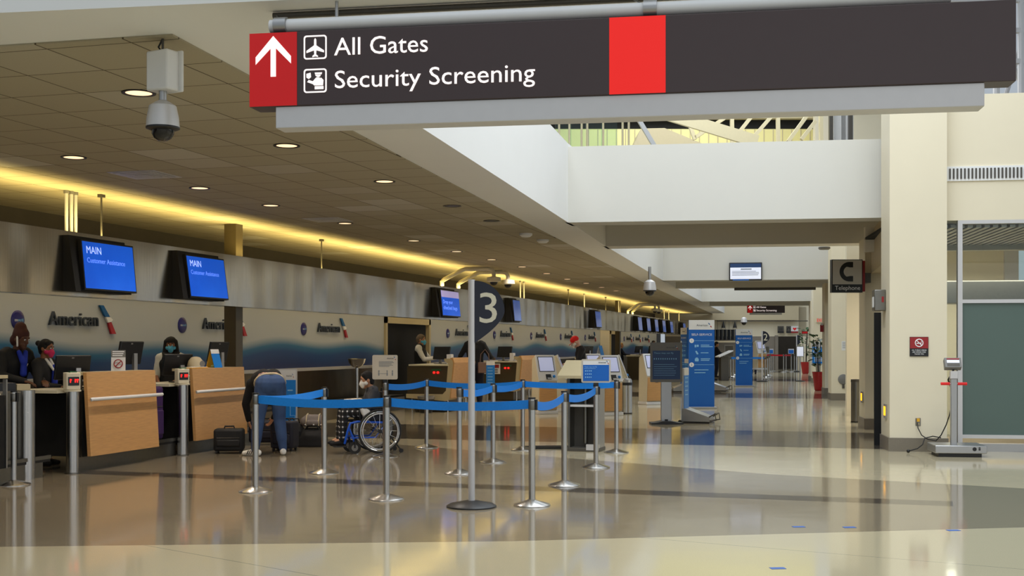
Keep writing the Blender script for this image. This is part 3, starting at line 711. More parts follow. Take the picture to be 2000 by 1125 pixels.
def armpair(x0, x1, label):
    t = thing('lamp_arm_pair', label, 'lamp arm', (-8.95, YW(x0, -8.95), ztop))
    dy = YW(x1, -8.95) - YW(x0, -8.95)
    for i in range(2):
        y = i * dy; h = .30
        MB().tube([(0, y, -.03), (0, y, .12), (.04, y + .05, .17), (.34, y + .42, h + .1), (.42, y + .48, h + .13), (.95, y + .55, h + .13), (1.05, y + .56, h + .10), (1.08, y + .57, h + .02), (1.08, y + .57, h - .06)], .05, 12).build('arm', 'cream_p', t)
        MB().lathe([(.05, .05), (.16, .03), (.17, -.06), (.10, -.08)], (1.08, y + .57, h - .1), 20).build('lamp_head', 'cream_p', t)
        MB().sph((1.08, y + .57, h - .18), (.09, .09, .08), 14).build('lens', 'black', t)
armpair(863, 895, 'two bent white arms on the fascia behind the sign numbered 3'); armpair(1226, 1235, 'two bent white arms far along the fascia')
# ---------------------------------------------------------------- staffed counters along the left
CXF = -8.58
def led_box(parent_loc, label):
    t = thing('scale_display', label, 'display', parent_loc, R90 - .55)
    MB().bb((-.085, -.05, 0), (.085, .05, .20)).build('case', 'cream_p', t, bevel=.01)
    MB().bb((-.065, -.054, .05), (.065, -.05, .15)).build('window', 'black', t, smooth=False)
    f = MB()
    for x in (-.045, .012, .038): f.bb((x, -.057, .085), (x + .012, -.054, .125)); f.bb((x, -.057, .11), (x + .02, -.054, .122))
    f.build('digits', 'led', t, smooth=False)
    MB().bb((-.03, -.03, .20), (.05, .03, .215)).build('tag', 'green_led', t)
def counter(y0, ln, label):
    t = thing('check_in_counter', label, 'counter', (CXF, y0, 0), R90)     # local -Y is the front, local X runs along the wall
    MB().side([(-.06, .18), (-.0, 1.165), (.045, 1.165), (-.015, .18)], 0, ln).build('front_panel', 'wood', t, smooth=False)
    MB().bb((-.02, .11, .0), (ln + .68, .17, .17)).build('plinth', 'steel_d', t, smooth=False)
    MB().bb((.02, .06, .17), (ln - .02, .75, .95)).build('carcass', 'black_m', t, smooth=False)
    MB().bb((-.02, .05, 1.13), (ln + .02, .30, 1.165)).build('transaction_shelf', 'beige', t, smooth=False)
    MB().bb((-.36, .14, .93), (ln + .02, .80, .965)).build('worktop', 'cream_p', t, smooth=False)
    MB().tube([(-.02, -.075, .845), (0, -.085, .85), (ln, -.085, .85), (ln + .05, -.07, .85)], .022, 10).build('bumper_rail', 'white_p', t)
    MB().bb((-.02, .055, .17), (0, .1, 1.12)).build('edge_trim', 'steel_d', t, smooth=False)
    MB().bb((ln, .055, .17), (ln + .02, .1, 1.12)).build('edge_trim', 'alu', t, smooth=False)
    MB().bb((ln + .05, .10, .17), (ln + .80, .8, .2)).build('bag_scale', 'black', t, smooth=False)
    MB().bb((ln + .06, .09, .2), (ln + .8, .13, .24)).build('scale_lip', 'steel_d', t, smooth=False)
    MB().bb((ln + .04, .62, .2), (ln + .82, .66, .93)).build('well_back', 'black_m', t, smooth=False)
    return t
counter(12.28, 1.46, 'wood fronted check in counter with white rail, nearest the camera'); counter(14.66, 1.46, 'second wood fronted check in counter, beside the black suitcase')
c0 = counter(9.85, 1.1, 'counter end clad in steel at the left edge of the view'); 
for ch in list(c0.children):
    if ch.name.startswith(('front_panel', 'bumper')): bpy.data.objects.remove(ch)
MB().bb((.2, .20, 0), (1.54, .5, .98)).build('steel_front', 'steel_d', c0, bevel=.02)
MB().cyl((1.56, .16, 0), (1.56, .16, .985), .095, n=28).build('steel_drum', 'steel', c0)
for y, l in ((12.06, 'round steel post before the nearest wood counter'), (14.46, 'round steel post before the second wood counter')):
    t = thing('steel_post', l, 'post', (-8.61, y, 0)); MB().cyl((0, 0, 0), (0, 0, .95), .072, n=24).build('shaft', 'steel', t); MB().cyl((0, 0, .95), (0, 0, .968), .095, n=24).build('cap', 'cream_p', t)
    MB().lathe([(.088, 0), (.088, .012), (.073, .016)], n=24).build('base_ring', 'steel_d', t)
led_box((-8.62, 12.06, .969), 'cream scale readout with red digits on the nearer steel post'); led_box((-8.62, 14.46, .969), 'cream scale readout with red digits on the farther steel post')
def monitor(loc, rz, label, s=1, grp=None):
    t = thing('monitor', label, 'monitor', loc, rz, grp); m = Matrix.Translation((0, 0, .16)) @ Matrix.Rotation(.22, 4, 'X')
    MB().add(*_boxvf((-.20 * s, -.02, -.06), (.20 * s, .02, .24)), m).build('rear_shell', 'black', t, bevel=.008)
    MB().add(*_boxvf((-.185 * s, .02, -.045), (.185 * s, .024, .225)), m).build('glass_face', 'black_m', t, smooth=False)
    MB().bb((.03, -.06, .0), (.09, -.02, .24)).build('stand', 'alu', t); MB().bb((-.08, -.1, 0), (.16, .08, .012)).build('foot', 'black', t)
    MB().add(*_boxvf((-.03, -.024, .205), (.0, -.02, .222)), m).build('badge', 'grey_p', t, smooth=False)
monitor((-9.05, YW(140, -9.05), .967), R90 - .5, 'black monitor beside the agent in the pink mask', 1.1)
monitor((-8.9, YW(252, -8.9), 1.14), R90 - .2, 'black monitor behind the warning leaflet stand'); monitor((-9.02, YW(345, -9.02), .967), R90 - .5, 'black monitor before the agent in the pale blue mask', 1.1)
monitor((-8.9, 15.9, 1.14), R90 - .2, 'black monitor behind the blue tent card')
t = thing('leaflet_stand', 'white leaflet stand with a red ringed pictogram on the nearest counter', 'leaflet stand', (-8.72, YW(231, -8.72), 1.165), YAW + .25)
m = Matrix.Rotation(-.12, 4, 'X')
MB().add(*_boxvf((-.085, -.004, 0), (.085, .004, .26)), m).build('sheet', 'paper', t, smooth=False)
MB().add(*_boxvf((-.085, -.006, .17), (.085, -.004, .26)), m).build('header', 'grey_p', t, smooth=False)
f = MB(); 
for i in range(3): f.add(*_boxvf((-.07, -.008, .235 - i * .025), (.07 - .01 * i, -.006, .247 - i * .025)), m)
f.build('print_lines', 'letter_w', t, smooth=False)
rg = MB(); rg.tube([(.05 * cos(i / 20 * 2 * pi), -.008, .09 + .05 * sin(i / 20 * 2 * pi)) for i in range(20)], .006, 6, True); rg.tube([(-.035, -.009, .055), (.035, -.009, .125)], .006, 6)
tag(rg.build('prohibition_ring', 'stopred', t), 'red ring with slash'); MB().add(*_boxvf((-.085, .0, 0), (.085, .12, .004))).build('foot', 'paper', t, smooth=False)
t = thing('tent_card', 'blue and white tent card standing on the second wood counter', 'card', (-8.72, 15.5, 1.165), YAW + .9)
MB().side([(-.10, 0), (0, .26), (.004, .26), (-.092, 0)], -.07, .07).build('printed_face', 'blue_b', t, smooth=False)
MB().side([(-.102, 0.195), (-.030, .26), (-.004, .262)][:0] + [(-.029, .2), (-.004, .262), (0, .262), (-.024, .2)], -.071, .071).build('header', 'paper', t, smooth=False)
MB().side([(.004, .26), (.10, 0), (.092, 0), (0, .255)], -.07, .07).build('rear_face', 'yellowpaper', t, smooth=False)
t = thing('yellow_folder', 'flat yellow folder on the second wood counter', 'folder', (-8.72, 14.95, 1.165), R90)
MB().bb((-.22, -.09, 0), (.22, .09, .012)).build('cover', 'yellowpaper', t, bevel=.003); MB().bb((-.21, -.085, .012), (.21, .085, .018)).build('pages', 'paper', t)
t = thing('paper_bundle', 'crumpled pale green paper beside the yellow folder', 'paper', (-8.72, 15.62, 1.165))
b = MB()
for i in range(7): b.sph((random.uniform(-.08, .08), random.uniform(-.06, .06), .02), (.05, .04, .022), 8)
b.build('crumple', mat('pale_green_tissue', rgb(206, 220, 150), .8), t)
t = thing('stroller_hood', 'rounded beige hood with a round badge behind the second counter', 'hood', (-8.8, YW(382, -8.8), 1.165), R90 - .4)
MB().lathe([(.11, 0), (.115, .04), (.10, .10), (.06, .15), (.02, .16)], n=20).build('shell', 'sealed', t); MB().lathe([(.045, 0), (.04, .012)], (.03, -.112, .06), 18, Matrix.Rotation(R90, 4, 'X')).build('badge', 'grey_p', t)
t = thing('card_terminal', 'low black equipment box with cream folders at the left counter', 'equipment', (-9.05, 11.35, .967), R90 - .4)
MB().bb((-.20, -.1, 0), (.15, .1, .10)).build('case', 'black', t, bevel=.006); MB().bb((.16, -.1, 0), (.32, .1, .08)).build('folder_stack', 'beige', t)
# conveyor along the wall
t = thing('baggage_conveyor', 'low steel baggage conveyor along the wall behind the travellers', 'conveyor', (-10.2, 17.4, 0))
MB().bb((-.28, 0, .0), (.3, 9.0, .30)).build('side_skirt', 'clad', t, smooth=False); MB().bb((-.25, 0, .30), (.27, 9.0, .34)).build('belt', 'rubber', t, smooth=False)
# free standing agent counters farther along
def pod(y0, x0, ln, label, stop=False):
    t = thing('agent_counter', label, 'counter', (x0, y0, 0), R90)
    J = [(-.02, .30), (-.10, 1.10), (-.07, 1.19), (.12, 1.19), (.12, 1.14), (.03, 1.08), (.08, .48), (.16, .40), (1.02, .40), (1.02, .31), (.10, .25)]
    MB().side(J, -.02, ln).build('cream_shell', 'beige', t, smooth=False)
    MB().side([(-.04, .32), (-.125, 1.10), (-.09, 1.205), (-.03, 1.21), (-.03, 1.18), (-.07, 1.16), (-.095, 1.10), (-.015, .30)], -.04, ln + .02).build('wood_front', 'wood', t, smooth=False)
    MB().side([(.02, 1.05), (.06, .46), (.15, .38), (1.0, .38), (1.0, 1.02)], 0, ln - .02).build('end_panel', 'brown', t, smooth=False)
    MB().bb((-.05, .02, 1.03), (ln, .95, 1.06)).build('worktop', 'cream_p', t, smooth=False)
    for x in (.1, ln - .1):
        MB().tube([(x, .08, 0), (x, .08, .32)], .02, 10).build('leg', 'chrome', t); MB().tube([(x, .92, 0), (x, .92, .35)], .02, 10).build('leg', 'chrome', t)
    MB().bb((.05, .15, .02), (ln - .05, .85, .32)).build('base_box', 'brown', t, smooth=False)
    f = MB()
    for x in (.36, .27): f.cyl((-.03, x, .88), (-.002, x, .88), .024, n=12)
    f.build('indicator_lights', 'led', t); MB().bb((-.028, .20, .92), (-.0, .42, .96)).build('indicator_rail', 'green_led', t)
    if stop:
        q = MB().bb((-.03, .5, .72), (-.0, .94, 1.0)).build('notice', 'paper', t, smooth=False); MB().bb((-.034, .53, .88), (-.03, .91, .97)).build('notice_band', 'stopred', q, smooth=False)
        o = text('lettering', 'STOP', .1, 'letter_w', q, (-.036, .88, .895), rz=-R90, ext=.001)
        b_ = MB()
        for i in range(3): b_.bb((-.034, .56, .75 + i * .04), (-.03, .88, .77 + i * .04))
        b_.build('print_lines', 'grey_d', q, smooth=False)
    return t
pod(25.36, -8.45, 1.5, 'curved cream and wood counter used by the agent in a waistcoat'); pod(31.0, -8.4, 1.5, 'curved cream and wood counter with a warning notice on its end', True)
monitor((-9.0, YW(862, -9.0), 1.06), R90 + 1.25, 'black monitor on the waistcoated agent counter', 1.15); monitor((-8.95, YW(985, -8.95), 1.06), R90 + 1.25, 'black monitor on the counter with the warning notice', 1.15)
def smallprinter(loc, label, rz=R90):
    t = thing('ticket_printer', label, 'printer', loc, rz); MB().bb((-.08, -.06, 0), (.08, .06, .22)).build('case', 'white_p', t, bevel=.01); MB().bb((-.05, -.063, .05), (.05, -.06, .15)).build('front_slot', 'grey_p', t)
smallprinter((-8.68, YW(879, -8.68), 1.06), 'small white printer beside the waistcoated agent monitor'); smallprinter((-8.66, YW(1001, -8.66), 1.06), 'small white printer on the counter with the warning notice')
t = thing('waste_bin', 'small black lined waste bin by the waistcoated agent', 'bin', G(832, 806)); MB().lathe([(.14, 0), (.18, .36), (.17, .36), (.13, .02)], n=20).build('body', 'black', t)
MB().lathe([(.185, .30), (.19, .36), (.18, .37), (.17, .33)], n=20).build('liner', 'grey_p', t)
for x, y, Y0, l in ((1160, 706, 42, 'cluttered counter beyond the red capped man'), (1225, 700, 52.5, 'far counter before the seated blonde agent'), (1262, 696, 58, 'far counter with a blue tent card')):
    t = thing('far_counter', l, 'counter', (-8.5, Y0, 0), R90)
    MB().side([(-.02, .1), (-.1, 1.12), (.1, 1.12), (.05, .1)], 0, 1.5).build('front_panel', 'wood', t, smooth=False); MB().bb((0, .05, 1.0), (1.5, .8, 1.06)).build('worktop', 'cream_p', t, smooth=False); MB().bb((.02, .1, 0), (1.48, .75, 1.0)).build('carcass', 'brown', t, smooth=False)
t = thing('tent_card', 'small far blue tent card behind the kiosks', 'card', (-8.6, 59.2, 1.12), R90 - .4)
MB().side([(-.1, 0), (0, .42), (.01, .42), (-.09, 0)], -.2, .2).build('printed_face', 'blue_b', t, smooth=False); MB().side([(.1, 0), (0, .42), (.01, .42), (.11, 0)], -.2, .2).build('rear_face', 'paper', t, smooth=False)
t = thing('tent_card', 'slim blue and white card on the counter beyond the red capped man', 'card', (-8.6, 43.2, 1.12), R90 - .4)
MB().side([(-.1, 0), (0, .36), (.01, .36), (-.09, 0)], -.1, .1).build('printed_face', 'blue_b', t, smooth=False); MB().side([(.1, 0), (0, .36), (.01, .36), (.11, 0)], -.1, .1).build('rear_face', 'paper', t, smooth=False)
monitor((-8.9, 42.4, 1.06), R90 - .5, 'small far monitor beyond the red capped man', 1.2); monitor((-8.9, 53.4, 1.06), R90 - .5, 'small far monitor beside the blonde agent', 1.3)
# ---------------------------------------------------------------- queue posts and belts
def make_post(label):
    t = thing('queue_post', label, 'stanchion')
    MB().lathe([(.172, 0), (.172, .008), (.165, .014), (.06, .045), (.036, .055)], n=36).build('base', 'steel', t)
    MB().cyl((0, 0, .05), (0, 0, .985), .031, n=24).build('shaft', 'steel', t)
    MB().cyl((0, 0, .985), (0, 0, 1.0), .034, n=24).build('cap', 'black', t)
    MB().lathe([(.0315, .885), (.0335, .89), (.0335, .965), (.0315, .97)], n=20).build('belt_cassette', 'steel_d', t)
    MB().bb((.022, -.016, .885), (.050, .016, .98)).build('belt_clip', 'black', t, smooth=False)
    return t
PST = {}
def post(key, x, y, label, proto=[]):
    p = G(x, y); p.z = 0
    if not proto:
        proto.append(make_post(label)); o = proto[0]; o.location = p; o.rotation_euler.z = YAW
    else: o = dup(proto[0], p, YAW + random.uniform(-.3, .3), label)
    PST[key] = p; return o
post('A', 499, 960, 'stanchion nearest the bending man, at the left corner of the queue')
post('B', 633, 924, 'stanchion between the bending man and the wheelchair')
post('C', 755, 975, 'front stanchion standing before the wheelchair wheel')
post('D', 752, 892, 'stanchion just behind the wheelchair carrying a framed grey notice')
post('E', 833, 874, 'stanchion in front of the agent in the waistcoat')
post('F', 897, 925, 'stanchion just left of the tall numbered pole')
post('G', 963, 903, 'middle stanchion just right of the tall numbered pole')
post('H', 1021, 879, 'rear stanchion before the first kiosk, half behind a nearer one')
post('I', 1039, 987, 'front right stanchion nearest the camera')
post('J', 1102, 948, 'second stanchion of the right hand side, behind the front right one')
post('K', 1164, 913, 'stanchion topped by the blue baggage rules sign')
post('L', 1204, 884, 'rear right stanchion before the steel bin')
post('M', 27, 947, 'lone stanchion beside the steel drum at the far left')
def belt(a, b, label, m='belt', sag=.03, tw=0):
    A = PST[a] if isinstance(a, str) else a; B = PST[b] if isinstance(b, str) else b
    d = (B - A); L = d.length; d.normalize(); A = A + d * .036; B = B - d * .036
    n = Vector((-d.y, d.x, 0)); k_ = 14; vs = []; fs = []
    for i in range(k_ + 1):
        u = i / k_; z = .935 - sag * 4 * u * (1 - u); p = A.lerp(B, u); a_ = tw * sin(pi * u)
        for s, e in ((-1, -1), (1, -1), (1, 1), (-1, 1)):
            q = Vector((0, 0, s * .041)) * cos(a_) + n * (s * .041 * sin(a_)) + n * (e * .0012)
            vs.append(p + q + Vector((0, 0, z)) - A)
    for i in range(k_):
        for j in range(4): fs.append((i * 4 + j, i * 4 + (j + 1) % 4, i * 4 + 4 + (j + 1) % 4, i * 4 + 4 + j))
    fs += [(3, 2, 1, 0), tuple(4 * k_ + j for j in range(4))]
    o = MB().add(vs, fs).build('queue_belt', m, None); o.location = A
    tag(o, label, 'belt')
belt('A', 'B', 'blue belt running back from the left corner stanchion, behind another belt', tw=.35)
belt('A', 'C', 'blue belt stretched in front of the bending man and the wheelchair')
belt('C', 'I', 'long blue belt across the front of the queue behind the numbered pole')
belt('I', 'J', 'blue belt from the front right stanchion to the next one behind', sag=.05)
belt('J', 'K', 'blue belt rising to the post with the blue baggage rules sign', sag=.05)
belt('D', 'E', 'blue belt between the grey notice and the waistcoated agent stanchion')
belt('E', 'H', 'blue belt passing in front of the curved agent counters', sag=.04)
belt('F', 'G', 'short blue belt just right of the numbered pole'); belt('G', 'H', 'short blue belt from the middle stanchion to the rear one')
belt('H', 'L', 'wavy blue belt in front of the first kiosk', sag=.02)
def framed(loc, rz, w_, h, label, face, head, lines=None, name='framed_notice', fm='cardb'):
    t = thing(name, label, 'sign', loc, rz)
    MB().slab(rrect(-w_ / 2, 0, w_ / 2, h, .02), -.012, .012).build('frame', fm, t, smooth=False)
    MB().bb((-.03, -.01, -.05), (.03, .03, .01)).build('clamp', 'black', t)
    MB().bb((-w_ / 2 + .02, -.015, .02), (w_ / 2 - .02, -.011, h * .76)).build('printed_sheet', face, t, smooth=False)
    MB().bb((-w_ / 2 + .02, -.014, h * .76), (w_ / 2 - .02, -.011, h - .02)).build('header', head, t, smooth=False)
    logo(t, w_ * .08, h * .83, w_ * .26, h * .07, -.014, .003, .001)
    return t
p = PST['D'].copy(); p.z = 1.03
t = framed(p, YAW, .335, .325, 'framed grey notice on the stanchion behind the wheelchair', 'cardb', 'cardb')
b = MB()
for i, w_ in enumerate((.19, .2, .17, .19, .14)): b.bb((-.08, -.018, .235 - i * .016), (-.08 + w_, -.015, .241 - i * .016))
for x in (-.08, .03, .1): b.sph((x, -.016, .11), (.01, .003, .01), 8); b.bb((x - .008, -.018, .05), (x + .008, -.015, .095))
b.bb((-.07, -.018, .075), (.02, -.015, .079))
b.build('print_lines', 'grey_print', t, smooth=False)
p = PST['K'].copy(); p.z = 1.03
t = framed(p, YAW, .355, .285, 'blue baggage rules sign on the right hand stanchion', 'blue', 'paper')
def rules(t, x0, ztop, w_, n, rows, s):
    text_w('lettering', 'These may not fly', .016 * s, w_ * .50, 'letter_l', t, (x0, -.016, ztop), .0008)
    b = MB()
    for r in range(rows):
        for i in range(n):
            x = x0 + .012 * s + i * w_ * .86 / 12; z = ztop - (.05 + .038 * r) * s
            if (i + r) % 3: b.bb((x, -.018, z), (x + .010 * s, -.015, z + .016 * s))
            else: b.cyl((x + .006 * s, -.018, z + .008 * s), (x + .006 * s, -.015, z + .008 * s), .008 * s, n=8)
    b.bb((x0, -.018, ztop - .016 * s), (x0 + w_ * .45, -.015, ztop - .012 * s))
    b.build('pictograms', 'letter_l', t, smooth=False)
rules(t, -.145, .185, .31, 4, 3, 1)
# numbered pole signs
def pole_sign(loc, num, label, s=1):
    t = thing('numbered_sign', label, 'sign', loc, YAW)
    MB().lathe([(.23, 0), (.23, .012), (.20, .03), (.06, .058), (.035, .06)], n=40).build('base', 'black', t)
    MB().cyl((0, 0, .04), (0, 0, 2.085), .031, n=24).build('pole', 'alu_w', t)
    pr = [(.028, 2.075)] + [(  .028 + .275 * sin(a_) if a_ < pi / 2 else .028 + .275 * (1 - ((a_ - pi / 2) / (pi / 2)) ** 1.5), 2.075 - .28 * (1 - cos(a_)) if a_ < pi / 2 else 1.795 - .29 * ((a_ - pi / 2) / (pi / 2)) ** .92) for a_ in [i / 28 * pi for i in range(1, 28)]] + [(.028, 1.505)]
    MB().slab(pr, -.014, .014).build('board', 'navy', t, smooth=False)
    o = text('numeral', num, .40, 'ivory', t, (.045, -.016, 1.69), ext=.001); fit(o, .16 if num != '1' else .07)
    return t
pole_sign(G(921, 990), '3', 'tall pole with a navy board numbered 3 in the foreground')
pole_sign(G(1488.5, 745.5), '2', 'far pole with a navy board numbered 2')
pole_sign(G(1556, 726), '1', 'farthest pole with a navy board numbered 1')
# ---------------------------------------------------------------- kiosks
def kiosk(loc, rz, label, proto=[]):
    if proto: return dup(proto[0], loc, rz, label)
    t = thing('check_in_kiosk', label, 'kiosk', loc, rz); proto.append(t); w_ = .215
    MB().bb((-w_ - .02, -.20, 0), (w_ + .02, .24, .07)).build('base', 'white_p', t, bevel=.01)
    MB().side([(-.16, .07), (-.19, .70), (-.17, .72), (.02, 1.25), (.06, 1.26), (.22, 1.18), (.24, .07)], -w_, w_).build('body', 'cream_p', t, bevel=.01)
    d_ = MB().bb((-w_ + .012, -.198, .10), (w_ - .012, -.168, .69)).build('cabinet_door', 'wood_k', t, bevel=.004)
    MB().bb((.01, -.203, .56), (.09, -.197, .575)).build('door_pull', 'black', d_, smooth=False)
    m = Matrix.Translation((0, -.195, .715)) @ Matrix.Rotation(-.365, 4, 'X')
    f = MB().add(*_boxvf((-w_ - .01, -.012, 0), (w_ + .01, .02, .60)), m).build('console', 'white_p', t, bevel=.012)
    MB().add(*_boxvf((-w_ + .035, -.016, .21), (w_ - .035, -.011, .555)), m).build('screen_bezel', 'black', f, smooth=False)
    MB().add(*_boxvf((-w_ + .05, -.019, .225), (w_ - .05, -.015, .54)), m).build('screen', 'kscreen', f, smooth=False)
    MB().add(*_boxvf((-.04, -.05, .035), (.075, -.01, .075)), m).add(*_boxvf((-.045, -.02, .07), (.075, -.01, .15)), m).build('card_reader', 'black', f, smooth=False)
    MB().add(*_boxvf((-.03, -.055, .03), (.08, -.048, .06)), m).build('reader_lip', 'alu', f, smooth=False)
    MB().sph(m @ Vector((.145, -.02, .10)), (.032, .03, .032), 14).build('scanner_eye', 'blue_b', f)
    return t
kiosk(G(1064, 808), YAW + .38, 'first kiosk left of the grey lectern, screen towards the camera')
kiosk(G(1090, 803), YAW + 1.5, 'kiosk seen from its side, used by the red capped man')
kiosk(G(1190, 811), YAW + .42, 'kiosk behind the blue baggage rules sign, beside the steel bin')
kiosk(G(1210, 804), YAW + 1.5, 'kiosk seen edge on just behind the steel bin')
kiosk(G(1157, 789), YAW + .4, 'kiosk farthest back, its pale top above the lectern')
kiosk(G(1271, 790), YAW + .42, 'kiosk half hidden by the tall pedestal of flight rules')
# steel bin
t = thing('litter_bin', 'round steel litter bin with black rim beside the kiosks', 'bin', G(1223, 808), 0)
MB().lathe([(.128, .02), (.128, .62)], n=28).build('body', 'steel', t); MB().lathe([(.134, 0), (.134, .025)], n=28).build('base_ring', 'black', t)
MB().lathe([(.136, .62), (.138, .68)], n=28).build('rim', 'black', t); MB().lathe([(.13, .68), (.125, .73), (.10, .765), (.03, .775)], n=28).build('lid', 'alu', t)
t = thing('litter_bin', 'dark cylindrical litter bin against the far cream column', 'bin', G(1673, 825), 0)
MB().lathe([(.105, .02), (.105, .78)], n=24).build('body', 'steel_d', t); MB().lathe([(.11, .0), (.11, .025)], n=24).build('base_ring', 'black', t); MB().lathe([(.11, .78), (.108, .83), (.08, .83), (.075, .80)], n=24).build('lid', 'grey_d', t)
# lectern
t = thing('lectern', 'grey open lectern with a sloping cream top beside the queue', 'lectern', G(1142, 880), YAW - .3)
MB().side([(-.22, 1.02), (-.22, 1.06), (.28, 1.27), (.28, 1.23)], -.34, .30).build('sloping_top', 'beige', t, smooth=False)
MB().bb((.16, -.12, .02), (.24, .20, 1.1)).build('side_panel', 'alu', t, smooth=False)
MB().bb((-.22, -.10, .02), (-.19, .20, 1.1)).build('side_panel', 'steel_d', t, smooth=False)
MB().bb((-.19, .16, .05), (.16, .20, 1.1)).build('back_panel', 'grey_d', t, smooth=False)
MB().bb((-.19, -.08, .62), (.16, .16, .65)).build('shelf', 'white_p', t, smooth=False); MB().cyl((.0, .05, .1), (.0, .05, 1.1), .03, n=12).build('inner_post', 'steel_d', t)
MB().bb((-.24, -.16, 0), (.25, .22, .05)).build('foot', 'grey_d', t, bevel=.006); MB().bb((.06, -.165, .02), (.24, -.12, .10)).build('foot_plate', 'alu_w', t)
t = thing('floor_mat', 'black rubber mat lying in front of the grey lectern', 'mat', G(1080, 875), YAW + .1)
MB().slab(rrect(-.42, 0, .30, .02, .009), -.16, .2).build('rubber_sheet', 'mat_b', t, smooth=False)
# pedestal with flight rules
t = thing('pedestal_sign', 'tall grey pedestal with a dark blue board of flight rules', 'sign', G(1301, 828), YAW)
MB().slab([(-.30, 0), (-.30, .03), (-.20, .035), (-.08, .06), (.08, .06), (.20, .035), (.30, .03), (.30, 0)], -.2, .2).build('foot', 'black', t, smooth=False)
MB().bb((-.10, -.03, .05), (.10, .04, .80)).build('upright', 'alu', t, bevel=.008); MB().bb((-.03, -.04, .05), (.03, .05, .09)).build('socket', 'black', t)
MB().slab(rrect(-.30, .79, .30, 1.54, .015), -.03, .02).build('frame', 'grey_p', t, smooth=False)
MB().bb((-.26, -.036, .845), (.26, -.03, 1.385)).build('printed_sheet', 'blue_n', t, smooth=False)
logo(t, 0.0, 1.43, .16, .032, -.03, .003, .001)
e = bpy.data.objects.new('rules', None)
def shift(mb, dx, dy, dz): mb.v = [(x + dx, y + dy, z + dz) for x, y, z in mb.v]; return mb
text_w('lettering', 'These may not fly', .032, .37, 'letter_l', t, (-.235, -.038, 1.325), .001)
b = MB()
for i in range(11): b.bb((-.235 + i * .041, -.039, 1.215), (-.220 + i * .041, -.036, 1.245))
for r in range(6): b.bb((-.235, -.039, 1.12 - r * .04), (-.235 + random.uniform(.36, .45), -.036, 1.126 - r * .04))
b.build('pictograms', 'letter_l', t, smooth=False)
# tall self service boards
def tower(loc, rz, label, proto=[]):
    if proto: return dup(proto[0], loc, rz, label)
    t = thing('self_service_board', label, 'sign', loc, rz); proto.append(t)
    MB().bb((-.34, -.16, 0), (.34, .16, .045)).build('base_plate', 'alu', t, bevel=.006)
    MB().bb((-.30, -.03, .045), (.30, .03, 2.08)).build('board', 'blue', t, smooth=False)
    MB().bb((-.30, -.033, 1.855), (.30, -.029, 2.08)).build('header', 'paper', t, smooth=False)
    logo(t, -.12, 1.935, .26, .05, -.033, .003, .001)
    text_w('lettering', 'SELF-SERVICE', .052, .48, 'letter_w', t, (-.24, -.032, 1.715), .001)
    b = MB()
    for z in (1.595, 1.03): b.bb((-.17, -.033, z - .004), (.29, -.029, z + .004))
    b.bb((-.165, -.033, 1.44), (-.125, -.029, 1.5)); b.bb((-.115, -.033, 1.45), (-.07, -.029, 1.5))
    b.slab([(-.15, 1.35), (-.12, 1.36), (-.075, 1.29), (-.09, 1.27), (-.12, 1.28)], -.033, -.029)
    b.slab(rrect(-.16, 1.11, -.07, 1.18, .015), -.033, -.029); b.slab(rrect(-.14, 1.18, -.09, 1.2, .008), -.033, -.029)
    for z, w_ in ((1.49, .2), (1.455, .28), (1.31, .18), (1.17, .22), (1.135, .2), (.91, .33), (.845, .26)): b.bb((-.02 if z > 1 else -.17, -.033, z - .009), ((-.02 if z > 1 else -.17) + w_, -.029, z + .009))
    b.build('pictograms', 'letter_l', t, smooth=False)
    q = MB(); q.cyl((-.235, -.036, 1.595), (-.235, -.029, 1.595), .055, n=24); q.build('step_marker', 'letter_w', t); text('numeral', '1', .07, 'blue', t, (-.25, -.038, 1.57), ext=.001)
    q = MB(); q.cyl((-.235, -.036, 1.03), (-.235, -.029, 1.03), .055, n=24); q.build('step_marker', 'letter_w', t); text('numeral', '2', .07, 'blue', t, (-.255, -.038, 1.005), ext=.001)
    return t
tower(G(1370, 798), YAW, 'tall blue self service board nearest the camera'); tower(G(1453, 755), YAW, 'farther tall blue self service board down the concourse')
tower(G(1337, 761), YAW - 1.36, 'tall blue self service board seen nearly edge on')
def sizer(loc, rz, label, proto=[]):
    if proto: return dup(proto[0], loc, rz, label)
    t = thing('bag_sizer', label, 'bag sizer', loc, rz); proto.append(t)
    MB().side([(-.30, .04), (-.30, .12), (-.28, .14), (.16, .29), (.24, .29), (.24, .04)], -.2, .2).build('bin_body', 'alu', t, bevel=.008)
    MB().bb((-.19, .20, .27), (.19, .235, 1.06)).build('backboard', 'alu_w', t, bevel=.006)
    MB().bb((-.175, .19, .29), (.175, .20, .92)).build('printed_sheet', 'blue_b', t, smooth=False); MB().bb((-.175, .19, .92), (.175, .20, 1.05)).build('header', 'paper', t, smooth=False)
    b = MB()
    for r in range(5): b.bb((-.12, .187, .86 - r * .08), (.1, .19, .88 - r * .08))
    b.build('print_lines', 'letter_l', t, smooth=False)
    MB().tube([(-.17, -.29, .06), (-.17, -.42, .08), (-.17, -.40, .20), (-.17, -.28, .13)], .014, 8).tube([(.17, -.29, .06), (.17, -.42, .08), (.17, -.40, .20), (.17, -.28, .13)], .014, 8).tube([(-.17, -.40, .20), (.17, -.40, .20)], .014, 8).build('handle', 'grey_d', t)
    MB().bb((-.22, -.30, 0), (.22, .26, .03)).build('base', 'grey_d', t)
    for x in (-.19, .19): MB().cyl((x - .02, .27, .035), (x + .02, .27, .035), .035, n=14).build('wheel', 'black', t)
    return t
sizer(P(1360, 827, 23), YAW + 1.18, 'grey bag sizer with blue backboard beside the tall pedestal')
sizer(G(1329, 766), YAW - 1.4, 'bag sizer peeping out left of the nearest self service board'); sizer(P(1402, 765, 38), YAW + 1.2, 'bag sizer peeping out right of the nearest self service board')
